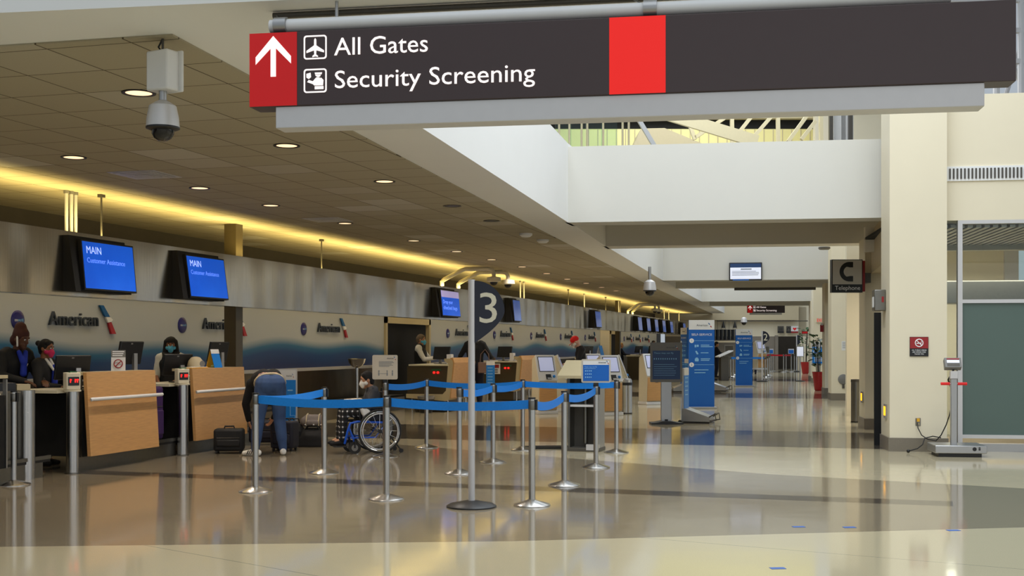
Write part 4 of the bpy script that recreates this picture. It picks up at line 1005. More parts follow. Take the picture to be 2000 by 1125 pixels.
# slim blue signs inside the queue
t = thing('queue_notice', 'slim blue pointed notice on a clear stand between the agent counters', 'sign', G(958, 798), YAW + .1)
MB().slab([(-.10, .46), (.07, .36), (.10, .36), (.10, 1.12), (-.10, 1.12)], -.012, .012).build('printed_sheet', 'blue_b', t, smooth=False); MB().bb((-.10, -.016, 1.02), (.10, -.011, 1.12)).build('header', 'paper', t, smooth=False)
b = MB()
for r in range(6): b.bb((-.07, -.016, .95 - r * .07), (.05, -.012, .965 - r * .07))
b.build('print_lines', 'letter_l', t, smooth=False); MB().bb((-.09, -.10, 0), (.09, .10, .02)).build('base', 'alu', t); MB().cyl((-.08, 0, .02), (-.08, 0, .5), .012, n=8).cyl((.08, 0, .02), (.08, 0, .4), .012, n=8).build('stand', 'chrome', t)
t = thing('bag_rules_stand', 'rounded blue and white stand with bag outlines behind the bending man', 'sign', P(562, 862, 18.6), YAW + .05)
MB().slab(rrect(-.145, .12, .145, 1.12, .03), -.015, .02).build('frame', 'alu_w', t, smooth=False); MB().bb((-.125, -.02, .15), (.125, -.014, .95)).build('printed_sheet', 'blue_b', t, smooth=False); MB().bb((-.125, -.02, .95), (.125, -.014, 1.1)).build('header', 'paper', t, smooth=False)
logo(t, -.02, 1.0, .085, .03, -.02, .003, .001); b = MB()
b.tube([(-.02, -.021, .56), (.04, -.021, .56), (.04, -.021, .40), (.115, -.021, .40), (.115, -.021, .2)], .004, 6); b.bb((.0, -.023, .78), (.08, -.02, .8)); b.bb((.02, -.023, .7), (.07, -.02, .72))
b.build('print_lines', 'letter_l', t, smooth=False); MB().bb((-.16, -.12, 0), (.16, .14, .03)).bb((-.03, -.0, .03), (.03, .02, .14)).build('base', 'grey_d', t)
t = thing('pedestal_bowl', 'silver bowl on a tall steel pole behind the wheelchair', 'stand', P(697, 840, 21), 0)
z0 = P(697, 840, 21).z
t.location.z = 0
MB().lathe([(.16, 0), (.16, .012), (.05, .03), (.024, .04)], n=28).build('base', 'steel_d', t); MB().cyl((0, 0, .03), (0, 0, 1.10), .026, n=18).build('pole', 'steel', t)
MB().lathe([(.03, 1.09), (.09, 1.12), (.14, 1.18), (.155, 1.245), (.16, 1.25), (.148, 1.245), (.13, 1.18), (.05, 1.13)], n=28).build('bowl', 'chrome', t)
# ---------------------------------------------------------------- right hand side
def on_col(i, u, z, v=0): return COLL[i] + BX * u + BY * v + Vector((0, 0, z))
def colu(i, x):
    r = (x - 1000) / F; c = COLL[i]; return (r * c.dot(FW) - c.dot(RT)) / (BX.dot(RT) - r * BX.dot(FW))
def colz(i, u, y): return H + (HZ - y) / F * (COLL[i] + BX * u).dot(FW)
ua, ub = colu(0, 1776.5), colu(0, 1813); za, zb_ = colz(0, ua, 696), colz(0, ua, 658); wS, hS = ub - ua, zb_ - za
t = thing('no_smoking_sign', 'red and black no smoking sign on the near cream column', 'sign', on_col(0, ua, za, -.002), BROT)
MB().bb((0, -.012, 0), (wS, 0, hS)).build('plate', 'black', t, smooth=False); MB().bb((.004, -.015, hS * .41), (wS - .004, -.011, hS - .004)).build('red_field', 'stopred', t, smooth=False)
rg = MB(); cx, cz, rr_ = wS / 2, hS * .69, hS * .19
rg.tube([(cx + rr_ * cos(i / 24 * 2 * pi), -.016, cz + rr_ * sin(i / 24 * 2 * pi)) for i in range(24)], .0065, 6, True); rg.tube([(cx - rr_ * .7, -.017, cz + rr_ * .7), (cx + rr_ * .7, -.017, cz - rr_ * .7)], .006, 6)
rg.bb((cx - .035, -.017, cz - .012), (cx + .03, -.014, cz)); rg.tube([(cx + .02, -.016, cz + .005), (cx + .035, -.016, cz + .015), (cx + .03, -.016, cz + .03)], .003, 5)
rg.build('prohibition_ring', 'letter_w', t)
for i, s in enumerate(('ALL PUBLIC AREAS', 'ARE SMOKE FREE', 'THANK YOU')): text_w('lettering', s, hS * .062, wS * (.78, .72, .5)[i], 'letter_w', t, (wS * (.11, .14, .25)[i], -.013, hS * (.29 - .1 * i)), .001)
uo = colu(0, 1793); zo = colz(0, uo, 824)
t = thing('wall_outlet', 'metal power outlet low on the near cream column', 'outlet', on_col(0, uo, zo, -.002), BROT)
MB().bb((-.035, -.006, -.055), (.035, 0, .055)).build('plate', 'steel_d', t, bevel=.003); MB().bb((-.018, -.03, .005), (.018, -.004, .05)).build('plug', 'yellowpaper', t); MB().bb((-.018, -.009, -.042), (.018, -.005, -.01)).build('socket', 'beige', t)
pl = G(1871, 893)
t = thing('power_cord', 'black cord looping from the outlet to the baggage scale', 'cord', on_col(0, uo, 0, -.03), 0)
o_ = on_col(0, uo, 0, -.03)
def cp(x, y, dv): q = P(x, y, (COLL[0] + BX * colu(0, x)).dot(FW) - dv); return q - o_
MB().tube([cp(1792, 826, .03), cp(1793, 836, .08), cp(1800, 850, .10), cp(1812, 858, .12), cp(1828, 861, .14), cp(1838, 850, .2), cp(1848, 830, .3), cp(1854, 812, .4), cp(1859, 790, .45)], .0075, 8).build('cable', 'rubber', t)
MB().tube([cp(1838, 855, .16), cp(1822, 852, .14), cp(1806, 856, .14), cp(1802, 868, .2), cp(1792, 876, .24), cp(1776, 880.5, .26)], .0075, 8).build('loose_lead', 'rubber', t)
MB().sph(cp(1774, 881, .26), .025, 10).build('lead_plug', 'black', t)
# baggage scale
t = thing('baggage_scale', 'grey platform baggage scale with red handles before the shopfront', 'scale', G(1872, 893), BROT)
MB().bb((-.30, -.02, .05), (.36, .55, .155)).build('platform', 'alu', t, bevel=.01); MB().bb((-.25, .02, .0), (.30, .5, .05)).build('base', 'black', t)
MB().bb((-.075, .10, .14), (.005, .17, 1.04)).build('column', 'alu', t, bevel=.008)
MB().bb((-.08, .09, 1.04), (.01, .18, 1.14)).build('column_cap', 'alu_w', t)
h_ = MB().tube([(-.19, .13, .97), (.12, .13, .97)], .012, 10).build('handle_bar', 'alu', t)
for x0, x1 in ((-.20, -.085), (.015, .135)): tag(MB().cyl((x0, .13, .97), (x1, .13, .97), .02, n=12).build('grip', 'red', h_), 'red rubber grip')
m = Matrix.Translation((-.035, .13, 1.17)) @ Matrix.Rotation(-.5, 4, 'X')
dsp = MB().add(*_boxvf((-.115, -.04, 0), (.10, .05, .15)), m).build('display_head', 'grey_p', t, bevel=.008)
MB().add(*_boxvf((-.085, -.043, .07), (.075, -.039, .11)), m).build('display', 'tvpale', dsp, smooth=False); MB().add(*_boxvf((-.085, -.044, .118), (.075, -.039, .135)), m).build('red_strip', 'stopred', dsp, smooth=False); MB().add(*_boxvf((-.085, -.043, .02), (.075, -.039, .06)), m).build('key_strip', 'grey_d', dsp, smooth=False)
MB().tube([(-.03, .15, 1.16), (-.09, .2, 1.02), (-.05, .19, .9), (-.02, .175, .75)], .012, 8).build('signal_cable', 'black', t)
MB().cyl((.20, -.024, .11), (.20, -.018, .11), .026, n=16).bb((.25, -.024, .095), (.275, -.019, .115)).bb((.25, -.024, .12), (.275, -.019, .135)).build('controls', 'black', t, smooth=False)
# telephone sign
dT = 20.9; p = P(1624, 571.5, dT); wT = (1684 - 1624) / F * dT; hT = (571.5 - 507) / F * dT
t = thing('telephone_sign', 'grey and black telephone sign projecting from a column', 'sign', p, YAW)
MB().bb((0, -.02, 0), (wT, .1, hT)).build('case', 'black', t, smooth=False); MB().bb((.015, -.024, hT * .25), (wT - .012, -.019, hT - .012)).build('grey_field', 'slate_face', t, smooth=False)
tag(MB().bb((wT, .0, .02), (wT + .05, .09, hT - .02)).build('side_panel', 'stopred', t, smooth=False), 'dark red side')
hx, hz = wT * .53, hT * .63
hs = [(hx + .02 + .17 * cos(a_), hz + .17 * sin(a_)) for a_ in [radians(95 + 170 * i / 14) for i in range(15)]] + [(hx + .085, hz - .17), (hx + .085, hz - .075), (hx + .03, hz - .075)] + [(hx + .045 + .125 * cos(a_), hz + .105 * sin(a_)) for a_ in [radians(235 - 110 * i / 8) for i in range(9)]] + [(hx + .03, hz + .075), (hx + .085, hz + .075), (hx + .085, hz + .17)]
MB().slab(hs, -.028, -.024).build('handset', 'black', t, smooth=False)
text_w('lettering', 'Telephone', .075, wT * .82, 'letter_w', t, (wT * .1, -.022, hT * .08), .001)
q = on_col(1, 0, 0) - p; 
MB().bb((wT + .05, .03, hT * .3), (wT + .16, .45, hT * .6)).build('bracket', 'grey_d', t, smooth=False)
# phone box and recess on the side of the first column
ps = on_col(0, -.0, 1.98, CW * .55)
t = thing('wall_box', 'grey metal box high on the side of the near column', 'box', ps, BROT)
MB().bb((-.16, -.1, 0), (-.002, .14, .30)).build('case', 'steel_d', t, bevel=.01); MB().bb((-.165, -.06, .05), (-.158, .1, .2)).build('front_plate', 'paper', t, smooth=False); MB().bb((-.06, -.106, .12), (-.03, -.1, .2)).build('side_label', 'stopred', t, smooth=False)
struct(MB().prism([COLL[0] + BX * x + BY * y for x, y in ((-.06, CW + .25), (.7, CW + .25), (.7, CW + .3), (-.06, CW + .3))], 0, 1.97), 'door_3', 'black_m', 'dark doorway behind the near column', smooth=False)
for i, x, y, l in ((0, 1734.5, 804, 'lit amber step light on the side of the near column'), (1, 1686.5, 776, 'lit amber step light on the side of the second column')):
    zz = colz(i, 0, y); t = thing('step_light', l, 'light', on_col(i, -.002, zz, CW * .4), BROT)
    MB().bb((-.02, -.09, -.11), (0, .09, .09)).build('plate', 'steel', t, smooth=False); MB().bb((-.026, -.06, -.07), (-.019, .06, .06)).build('lens', 'amber', t, smooth=False)
uc = colu(2, 1647); zc = colz(2, uc, 741)
t = thing('round_wall_plate', 'round grey plate with a small box below it on the far column', 'plate', on_col(2, uc, zc, -.002), BROT)
MB().lathe([(.14, 0), (.14, .02), (.12, .03), (.02, .035)], (0, 0, 0), 24, Matrix.Rotation(R90, 4, 'X')).build('disc', 'grey_p', t); MB().bb((-.03, -.03, -.24), (.03, 0, -.12)).build('small_box', 'grey_d', t)
uc = colu(2, 1651); zc = colz(2, uc, 675)
t = thing('paper_notice', 'white paper notice taped to the far column', 'notice', on_col(2, uc, zc, -.002), BROT); MB().bb((-.10, -.004, -.13), (.10, 0, .12)).build('sheet', 'paper', t, smooth=False)
b = MB()
for r in range(6): b.bb((-.075, -.006, .08 - r * .03), (.06, -.003, .09 - r * .03))
b.build('print_lines', 'grey_print', t, smooth=False)
p = on_col(4, colu(4, 1594), colz(4, colu(4, 1594), 630), -.055)
t = thing('exit_sign', 'small EXIT sign with red letters on a far column', 'sign', p, BROT); MB().bb((0, 0, 0), (.36, .05, .19)).build('case', 'cream_p', t, smooth=False); text_w('lettering', 'EXIT', .13, .265, 'redbright', t, (.02, -.004, .03), .002); MB().slab([(.30, .04), (.345, .095), (.30, .15)], -.004, 0).build('arrow', 'redbright', t, smooth=False)
p = on_col(3, -.055, colz(3, 0, 648), .3)
t = thing('fire_alarm', 'small red alarm fitting on the side of a far column', 'alarm', p, BROT); MB().bb((-.05, 0, 0), (.05, .08, .22)).build('case', 'stopred', t, bevel=.01); MB().sph((0, -.01, .24), .045, 10).build('strobe', 'paper', t)
p = P(1572, 652, 60); t = thing('wall_sign', 'small dark red sign on the far cream wall', 'sign', p, YAW); MB().bb((-.14, 0, 0), (.14, .05, .13)).build('case', 'stopred', t, smooth=False); MB().bb((-.12, -.004, .03), (.12, 0, .10)).build('face', 'red', t, smooth=False)
# screen on the third beam
A3 = EDGE[6]; r_ = (1424 - 1000) / F; u_ = (r_ * A3.dot(FW) - A3.dot(RT)) / (BX.dot(RT) - r_ * BX.dot(FW)); pA = A3 + BX * u_ - BY * .12
dA = pA.dot(FW); wA = 63 / F * dA; hA = 35 / F * dA; z0 = H + (HZ - 548) / F * dA
t = thing('wall_screen', 'notice screen hanging on the white beam over the concourse', 'screen', (pA.x, pA.y, z0), BROT)
MB().bb((0, 0, 0), (wA, .11, hA)).build('bezel', 'black', t, bevel=.01); MB().bb((.03, -.004, .04), (wA - .03, .001, hA * .72)).build('picture', 'tvpale', t, smooth=False); MB().bb((.03, -.004, hA * .72), (wA - .03, .001, hA - .03)).build('header', 'blue_n', t, smooth=False)
b = MB(); b.bb((wA * .35, -.006, hA * .6), (wA * .68, -.003, hA * .66))
for r in range(4): b.bb((.08, -.006, hA * (.5 - r * .07)), (wA - random.uniform(.08, .25), -.003, hA * (.525 - r * .07)))
b.build('print_lines', 'grey_print', t, smooth=False); MB().bb((.1, -.006, .0), (wA * .6, -.002, .03)).build('footer', 'blue', t, smooth=False)
p = A3 + BX * (u_ + .6) + BY * 4.6
t = thing('beam_display', 'thin dark panel edge under the fourth white beam', 'panel', (EDGE[8] + BX * 1.9).to_tuple()[:2] + (ZC - .09,), BROT); MB().bb((0, 0, 0), (2.6, .06, .088)).build('edge', 'grey_d', t, smooth=False)
p = P(1610, 481, 23.2); p.z = ZC; t = thing('beam_speaker', 'flat round fitting under the second white beam', 'fitting', p, 0); MB().lathe([(.11, 0), (.115, -.03), (.09, -.05)], n=24).build('housing', 'grey_p', t)
# ---------------------------------------------------------------- plants and far things
def leafplant(loc, h, label, pot_h, pot_r, seed, spread=.34, n=46):
    R_ = random.Random(seed); t = thing('potted_plant', label, 'plant', loc, 0)
    MB().lathe([(pot_r * .62, 0), (pot_r * .70, .03), (pot_r, pot_h * .9), (pot_r * 1.05, pot_h), (pot_r * .92, pot_h), (pot_r * .88, pot_h * .92)], n=28).build('pot', 'terra', t)
    MB().lathe([(pot_r * .9, pot_h * .88), (pot_r * .9, pot_h * .93)], n=20).build('soil', 'soil', t)
    st_ = MB(); lf = MB()
    for k_ in range(4):
        x, y = R_.uniform(-.08, .08), R_.uniform(-.08, .08); st_.tube([(x, y, pot_h * .9), (x * 1.6, y * 1.6, pot_h + h * .5), (x * 2.4, y * 2.2, pot_h + h * .92)], .014, 6)
    st_.build('stems', 'soil', t)
    for k_ in range(n):
        a_ = R_.uniform(0, 2 * pi); zz = pot_h + h * (R_.random() ** .8) + .04; rr2 = spread * (.35 + .65 * R_.random()); L = R_.uniform(.16, .30); e_ = R_.uniform(-.3, .9)
        c_ = Vector((cos(a_) * rr2 * .45, sin(a_) * rr2 * .45, zz)); d_ = Vector((cos(a_) * cos(e_), sin(a_) * cos(e_), sin(e_))); s_ = Vector((-sin(a_), cos(a_), 0)) * L * .3; up = d_.cross(s_).normalized() * .02
        lf.add([c_, c_ + d_ * L * .4 + s_ + up, c_ + d_ * L * .75 + s_ * .8, c_ + d_ * L - up * 2, c_ + d_ * L * .75 - s_ * .8, c_ + d_ * L * .4 - s_ + up, c_ + d_ * L * .5 - up], [(0, 1, 6), (1, 2, 6), (2, 3, 6), (3, 4, 6), (4, 5, 6), (5, 0, 6)])
    lf.build('foliage', 'leaf', t, smooth=False)
leafplant(G(1600, 763), 1.15, 'leafy plant in a tall red pot half behind the far column', .62, .22, 3, .5, 60); leafplant(G(1573, 730), 1.7, 'farther leafy plant in a red pot', .62, .24, 5, .55, 60)
leafplant(P0 + BX * .05 + BY * 3.4, .9, 'plant seen through the clear side pane of the shopfront', .45, .18, 9, .3, 36)
p = P(1599, 712, 45); t = thing('access_sign', 'blue framed wheelchair access sign behind the potted plant', 'sign', (p.x, p.y, 0), YAW)
MB().bb((-.27, 0, p.z), (.27, .03, p.z + .84)).build('frame', 'alu_w', t, smooth=False); MB().bb((-.24, -.004, p.z + .03), (.24, .001, p.z + .66)).build('printed_sheet', 'blue_b', t, smooth=False)
b = MB(); b.tube([(-.1 + .09 * cos(a_), -.006, p.z + .47 + .09 * sin(a_)) for a_ in [i / 12 * 5 + 2.4 for i in range(13)]], .012, 6); b.tube([(-.13, -.006, p.z + .62), (-.12, -.006, p.z + .5), (-.05, -.006, p.z + .48), (-.0, -.006, p.z + .4)], .014, 6)
for r in range(4): b.bb((-.16, -.007, p.z + .30 - r * .06), (.16, -.003, p.z + .33 - r * .06))
b.build('access_symbol', 'letter_w', t); MB().cyl((0, .015, .03), (0, .015, p.z), .025, n=10).build('pole', 'alu', t); MB().lathe([(.2, 0), (.2, .02), (.05, .04)], n=20).build('base', 'black', t)
for i, (x0, x1, l, kind) in enumerate(((1519, 1531, 'small far restroom sign on the end wall', 0), (1536, 1545, 'small far dark arch sign on the end wall', 1), (1545, 1559, 'small far white sign with a red heart', 2))):
    a_ = P(x0, 650.5, dF - .3); b_ = P(x1, 637, dF - .3); w_ = (b_ - a_).dot(RT); h = b_.z - a_.z
    t = thing('wall_sign', l, 'sign', a_, YAW); MB().bb((0, 0, 0), (w_, .06, h)).build('case', 'grey_d' if kind < 2 else 'paper', t, smooth=False)
    MB().bb((0, -.004, 0), (w_, 0, h * .25)).build('caption_band', 'black' if kind < 2 else 'stopred', t, smooth=False)
    if kind == 0:
        f = MB()
        for x in (.3, .5, .7): f.bb((w_ * x - .02, -.006, h * .36), (w_ * x + .02, 0, h * .65)); f.sph((w_ * x, -.003, h * .74), (.025, .005, .025), 8)
        f.build('figures', 'black', t, smooth=False)
    elif kind == 1: MB().tube([(w_ * .2, -.004, h * .35), (w_ * .2, -.004, h * .65), (w_ * .5, -.004, h * .82), (w_ * .8, -.004, h * .65), (w_ * .8, -.004, h * .35)], .016, 6).build('arch', 'black', t)
    else: MB().slab([(w_ * .5, h * .35), (w_ * .25, h * .62), (w_ * .28, h * .76), (w_ * .4, h * .78), (w_ * .5, h * .7), (w_ * .6, h * .78), (w_ * .72, h * .76), (w_ * .75, h * .62)], -.006, 0).build('heart', 'red', t, smooth=False)
for x, l in ((1412.8, 'left of two dark far spotlights under the track'), (1435.3, 'right of two dark far spotlights under the track')):
    p = P(x, 637, 71.9); t = thing('track_spotlight', l, 'spotlight', p, YAW); MB().cyl((0, 0, .0), (0, 0, .28), .09, .03, n=14).cyl((0, 0, -.1), (0, 0, 0), .11, .09, n=14).build('housing', 'black', t); MB().cyl((0, 0, .28), (0, 0, 3.0 - p.z), .015, n=6).build('drop_rod', 'grey_d', t)
for i in range(7):
    x = 1394 + i * 7.5; p = P(x, 664, 71.8); t = thing('hanging_screen', 'far narrow dark screen in a row of seven beyond the self service boards', 'screen', p, YAW + .6, 'far row of hanging screens')
    MB().bb((-.10, -.05, 0), (.10, .05, .62)).build('case', 'black', t, smooth=False); MB().cyl((0, 0, .6), (0, 0, 3.0 - p.z), .010, n=6).build('drop_rod', 'grey_d', t); MB().bb((.04, -.054, .02), (.09, -.049, .60)).build('picture', 'grey_p', t, smooth=False)
struct(fw(1385, 1450, 665.5, 669, 4, .2), 'trim_rail', 'sealed', 'pale rail under the far row of screens', smooth=False)
for x0, x1, y0, y1, d_, l, m_ in ((1415, 1433, 674, 697, 55.5, 'far pale grey notice board beside the white sloped desk', 'grey_p'), (1490, 1503, 676, 690, 58, 'far grey board behind the sign numbered 2', 'grey_p'), (1555, 1570, 676, 697, 50, 'pale blue framed board beneath the sign numbered 1', 'tvpale')):
    a_ = P((x0 + x1) / 2, y1, d_); w_ = (x1 - x0) / F * d_ / 2; h = (y1 - y0) / F * d_
    t = thing('notice_board', l, 'sign', (a_.x, a_.y, 0), YAW); MB().bb((-w_, -.02, a_.z), (w_, .02, a_.z + h)).build('frame', 'alu', t, smooth=False); MB().bb((-w_ + .03, -.024, a_.z + .03), (w_ - .03, -.019, a_.z + h - .03)).build('printed_sheet', m_, t, smooth=False); MB().cyl((0, 0, .02), (0, 0, a_.z), .03, n=10).build('pole', 'alu', t); MB().lathe([(.2, 0), (.2, .02), (.05, .04)], n=20).build('base', 'black', t)
t = thing('sloped_desk', 'far dark desk with a white sloping top beyond the nearest board', 'desk', G(1414, 743), YAW + .2); MB().bb((-.18, -.12, 0), (.18, .15, 1.02)).build('pedestal', 'grey_d', t, bevel=.01); MB().slab([(-.30, .98), (.32, 1.24), (.32, 1.28), (-.30, 1.02)], -.25, .25).build('sloping_top', 'white_p', t, smooth=False)
kiosk(P(1484, 722, 53), YAW + .4, 'far kiosk with a white screen beside the sign numbered 2')
far_posts = [(1426, 741), (1431, 736), (1436, 732), (1478, 725.5), (1494, 741), (1498, 737), (1502, 733), (1505, 726), (1509, 725), (1530, 727), (1535, 725), (1545, 726.5), (1551, 725)]
FL = []
for i, (x, y) in enumerate(far_posts):
    post('f%d' % i, x, y, 'small far stanchion among the queue posts around the signs numbered 2 and 1').update({}) if False else FL.append(post('f%d' % i, x, y, 'small far stanchion among the queue posts around the signs numbered 2 and 1'))
for o in FL: o['group'] = 'far queue posts'
belt('f3', 'f7', 'far red belt left of the tiny blue stanchion sign, near the sign numbered 2', 'belt_r', 0); belt('f4', 'f0', 'far blue belt behind the farther self service board', 'belt', 0)
belt('f7', 'f9', 'far red belt in front of the dark far opening', 'belt_r', 0); belt('f9', 'f11', 'farthest right red belt before the dark far opening', 'belt_r', 0)
for x, y, l, i in ((1505, 684, 'tiny blue sign on a far stanchion left of the dark opening', 7), (1545, 684, 'tiny blue sign on a far stanchion in front of the dark opening', 11)):
    q = PST['f%d' % i].copy(); q.z = 1.0; t = thing('stanchion_sign', l, 'sign', q, YAW); MB().bb((-.16, -.01, .02), (.16, .01, .30)).build('frame', 'alu_w', t, smooth=False); MB().bb((-.14, -.014, .04), (.14, -.009, .24)).build('printed_sheet', 'blue', t, smooth=False); MB().bb((-.02, -.01, 0), (.02, .01, .03)).build('clamp', 'black', t)
# blue tape marks on the floor
for x, y, l in ((1560, 1029, 'left one of three blue tape marks on the grey floor band'), (1659, 1030, 'middle one of three blue tape marks on the grey floor band'), (1862, 1036, 'right one of three blue tape marks on the floor band edge'), (1519, 1110, 'blue tape mark nearest the camera on the pale floor')):
    o = MB().bb((-.05, -.03, 0), (.05, .03, .002)).build('floor_tape', 'tape', None, smooth=False); o.location = G(x, y); o.rotation_euler.z = YAW + .1; tag(o, l, 'tape')
# ---------------------------------------------------------------- people
SK = {n: mat('skin_' + n, rgb(*c), .5, vary=.05) for n, c in (('deep', (92, 56, 38)), ('brown', (142, 92, 62)), ('tan', (186, 134, 100)), ('fair', (216, 166, 140)))}
CL = {n: mat('cloth_' + n, rgb(*c), .8, vary=.14, scale=24) for n, c in (('black', (17, 17, 20)), ('navy', (20, 24, 44)), ('white', (214, 214, 212)), ('grey', (66, 68, 74)), ('royal', (24, 50, 170)), ('pink', (206, 40, 96)),
      ('bluemask', (90, 180, 214)), ('whitemask', (224, 222, 216)), ('redcap', (222, 26, 20)), ('maroon', (62, 26, 22)), ('hair', (18, 14, 13)), ('hairgrey', (104, 88, 72)), ('blond', (170, 130, 84)), ('shoe', (24, 23, 24)), ('shoew', (226, 224, 218)), ('violet', (128, 96, 190)), ('slate', (110, 126, 140)))}
k = N('denim'); k.l(k.mix(k.noise(5, detail=4), rgb(24, 44, 84), rgb(70, 98, 142)), k.b.inputs['Base Color']); k.b.inputs['Roughness'].default_value = .85; CL['denim'] = k.m
k = N('plaid_cloth'); tc = k.n('ShaderNodeTexCoord').outputs['Object']; sp = k.n('ShaderNodeSeparateXYZ'); k.l(tc, sp.inputs[0])
def stripe(o): return k.math('LESS_THAN', k.math('FRACT', k.math('MULTIPLY', o, 14)), .3)
s_ = k.math('ADD', stripe(k.math('ADD', sp.outputs[0], sp.outputs[1])), stripe(sp.outputs[2]))
k.l(k.ramp(k.math('MULTIPLY', s_, .5), ((0, rgb(14, 14, 16)), (.5, rgb(44, 44, 48)), (1, rgb(206, 206, 206)))), k.b.inputs['Base Color']); k.b.inputs['Roughness'].default_value = .85; CL['plaid'] = k.m
V3 = Vector
def blob(mb, name, m, parent, vox=.012, it=3):
    o = mb.build(name, m, parent, smooth=True)
    r = o.modifiers.new('remesh', 'REMESH'); r.mode = 'VOXEL'; r.voxel_size = vox; r.use_smooth_shade = True
    s = o.modifiers.new('smooth', 'SMOOTH'); s.factor = .5; s.iterations = it
    return o
def hand(mb, w_, d, nrm, s, curl=.5, sc=1.):
    d = V3(d).normalized(); nrm = V3(nrm); nrm = (nrm - d * nrm.dot(d)).normalized(); sd = d.cross(nrm) * s   # sd points to the thumb side
    w_ = V3(w_)
    for o_ in (-.022, 0, .022): mb.cap(w_ + d * .02 * sc + sd * o_ * sc, .017 * sc, w_ + d * .085 * sc + sd * o_ * 1.15 * sc, .0135 * sc, 8)
    mb.cap(w_ - d * .03, .025 * sc, w_ + d * .02, .024 * sc, 8)
    for o_, L in ((.033, .062), (.0115, .074), (-.011, .068), (-.032, .052)):
        a_ = w_ + d * .09 * sc + sd * o_ * sc; e_ = d * cos(curl * .6) + nrm * sin(curl * .6) + sd * o_ * 2.2; b_ = a_ + e_ * L * .55 * sc
        e2 = d * cos(curl * 1.6) + nrm * sin(curl * 1.6) + sd * o_ * 2.2
        mb.cap(a_, .0098 * sc, b_, .009 * sc, 7); mb.cap(b_, .009 * sc, b_ + e2 * L * .5 * sc, .0078 * sc, 7)
    a_ = w_ + d * .03 * sc + sd * .03 * sc; b_ = a_ + (d * .6 + sd * .75 + nrm * .2).normalized() * .038 * sc
    mb.cap(a_, .0125 * sc, b_, .0105 * sc, 8); mb.cap(b_, .0105 * sc, b_ + (d * .85 + sd * .35 + nrm * .3).normalized() * .032 * sc, .0085 * sc, 8)
DEF = dict(pel=(0, 0, .93), wst=(0, 0, 1.10), chs=(0, 0, 1.29), nck=(0, .01, 1.45), hed=(0, -.02, 1.60), shL=(.175, .01, 1.39), elL=(.225, .03, 1.12), wrL=(.235, -.05, .88), hipL=(.09, 0, .90), knL=(.10, -.02, .49), anL=(.10, .03, .08))
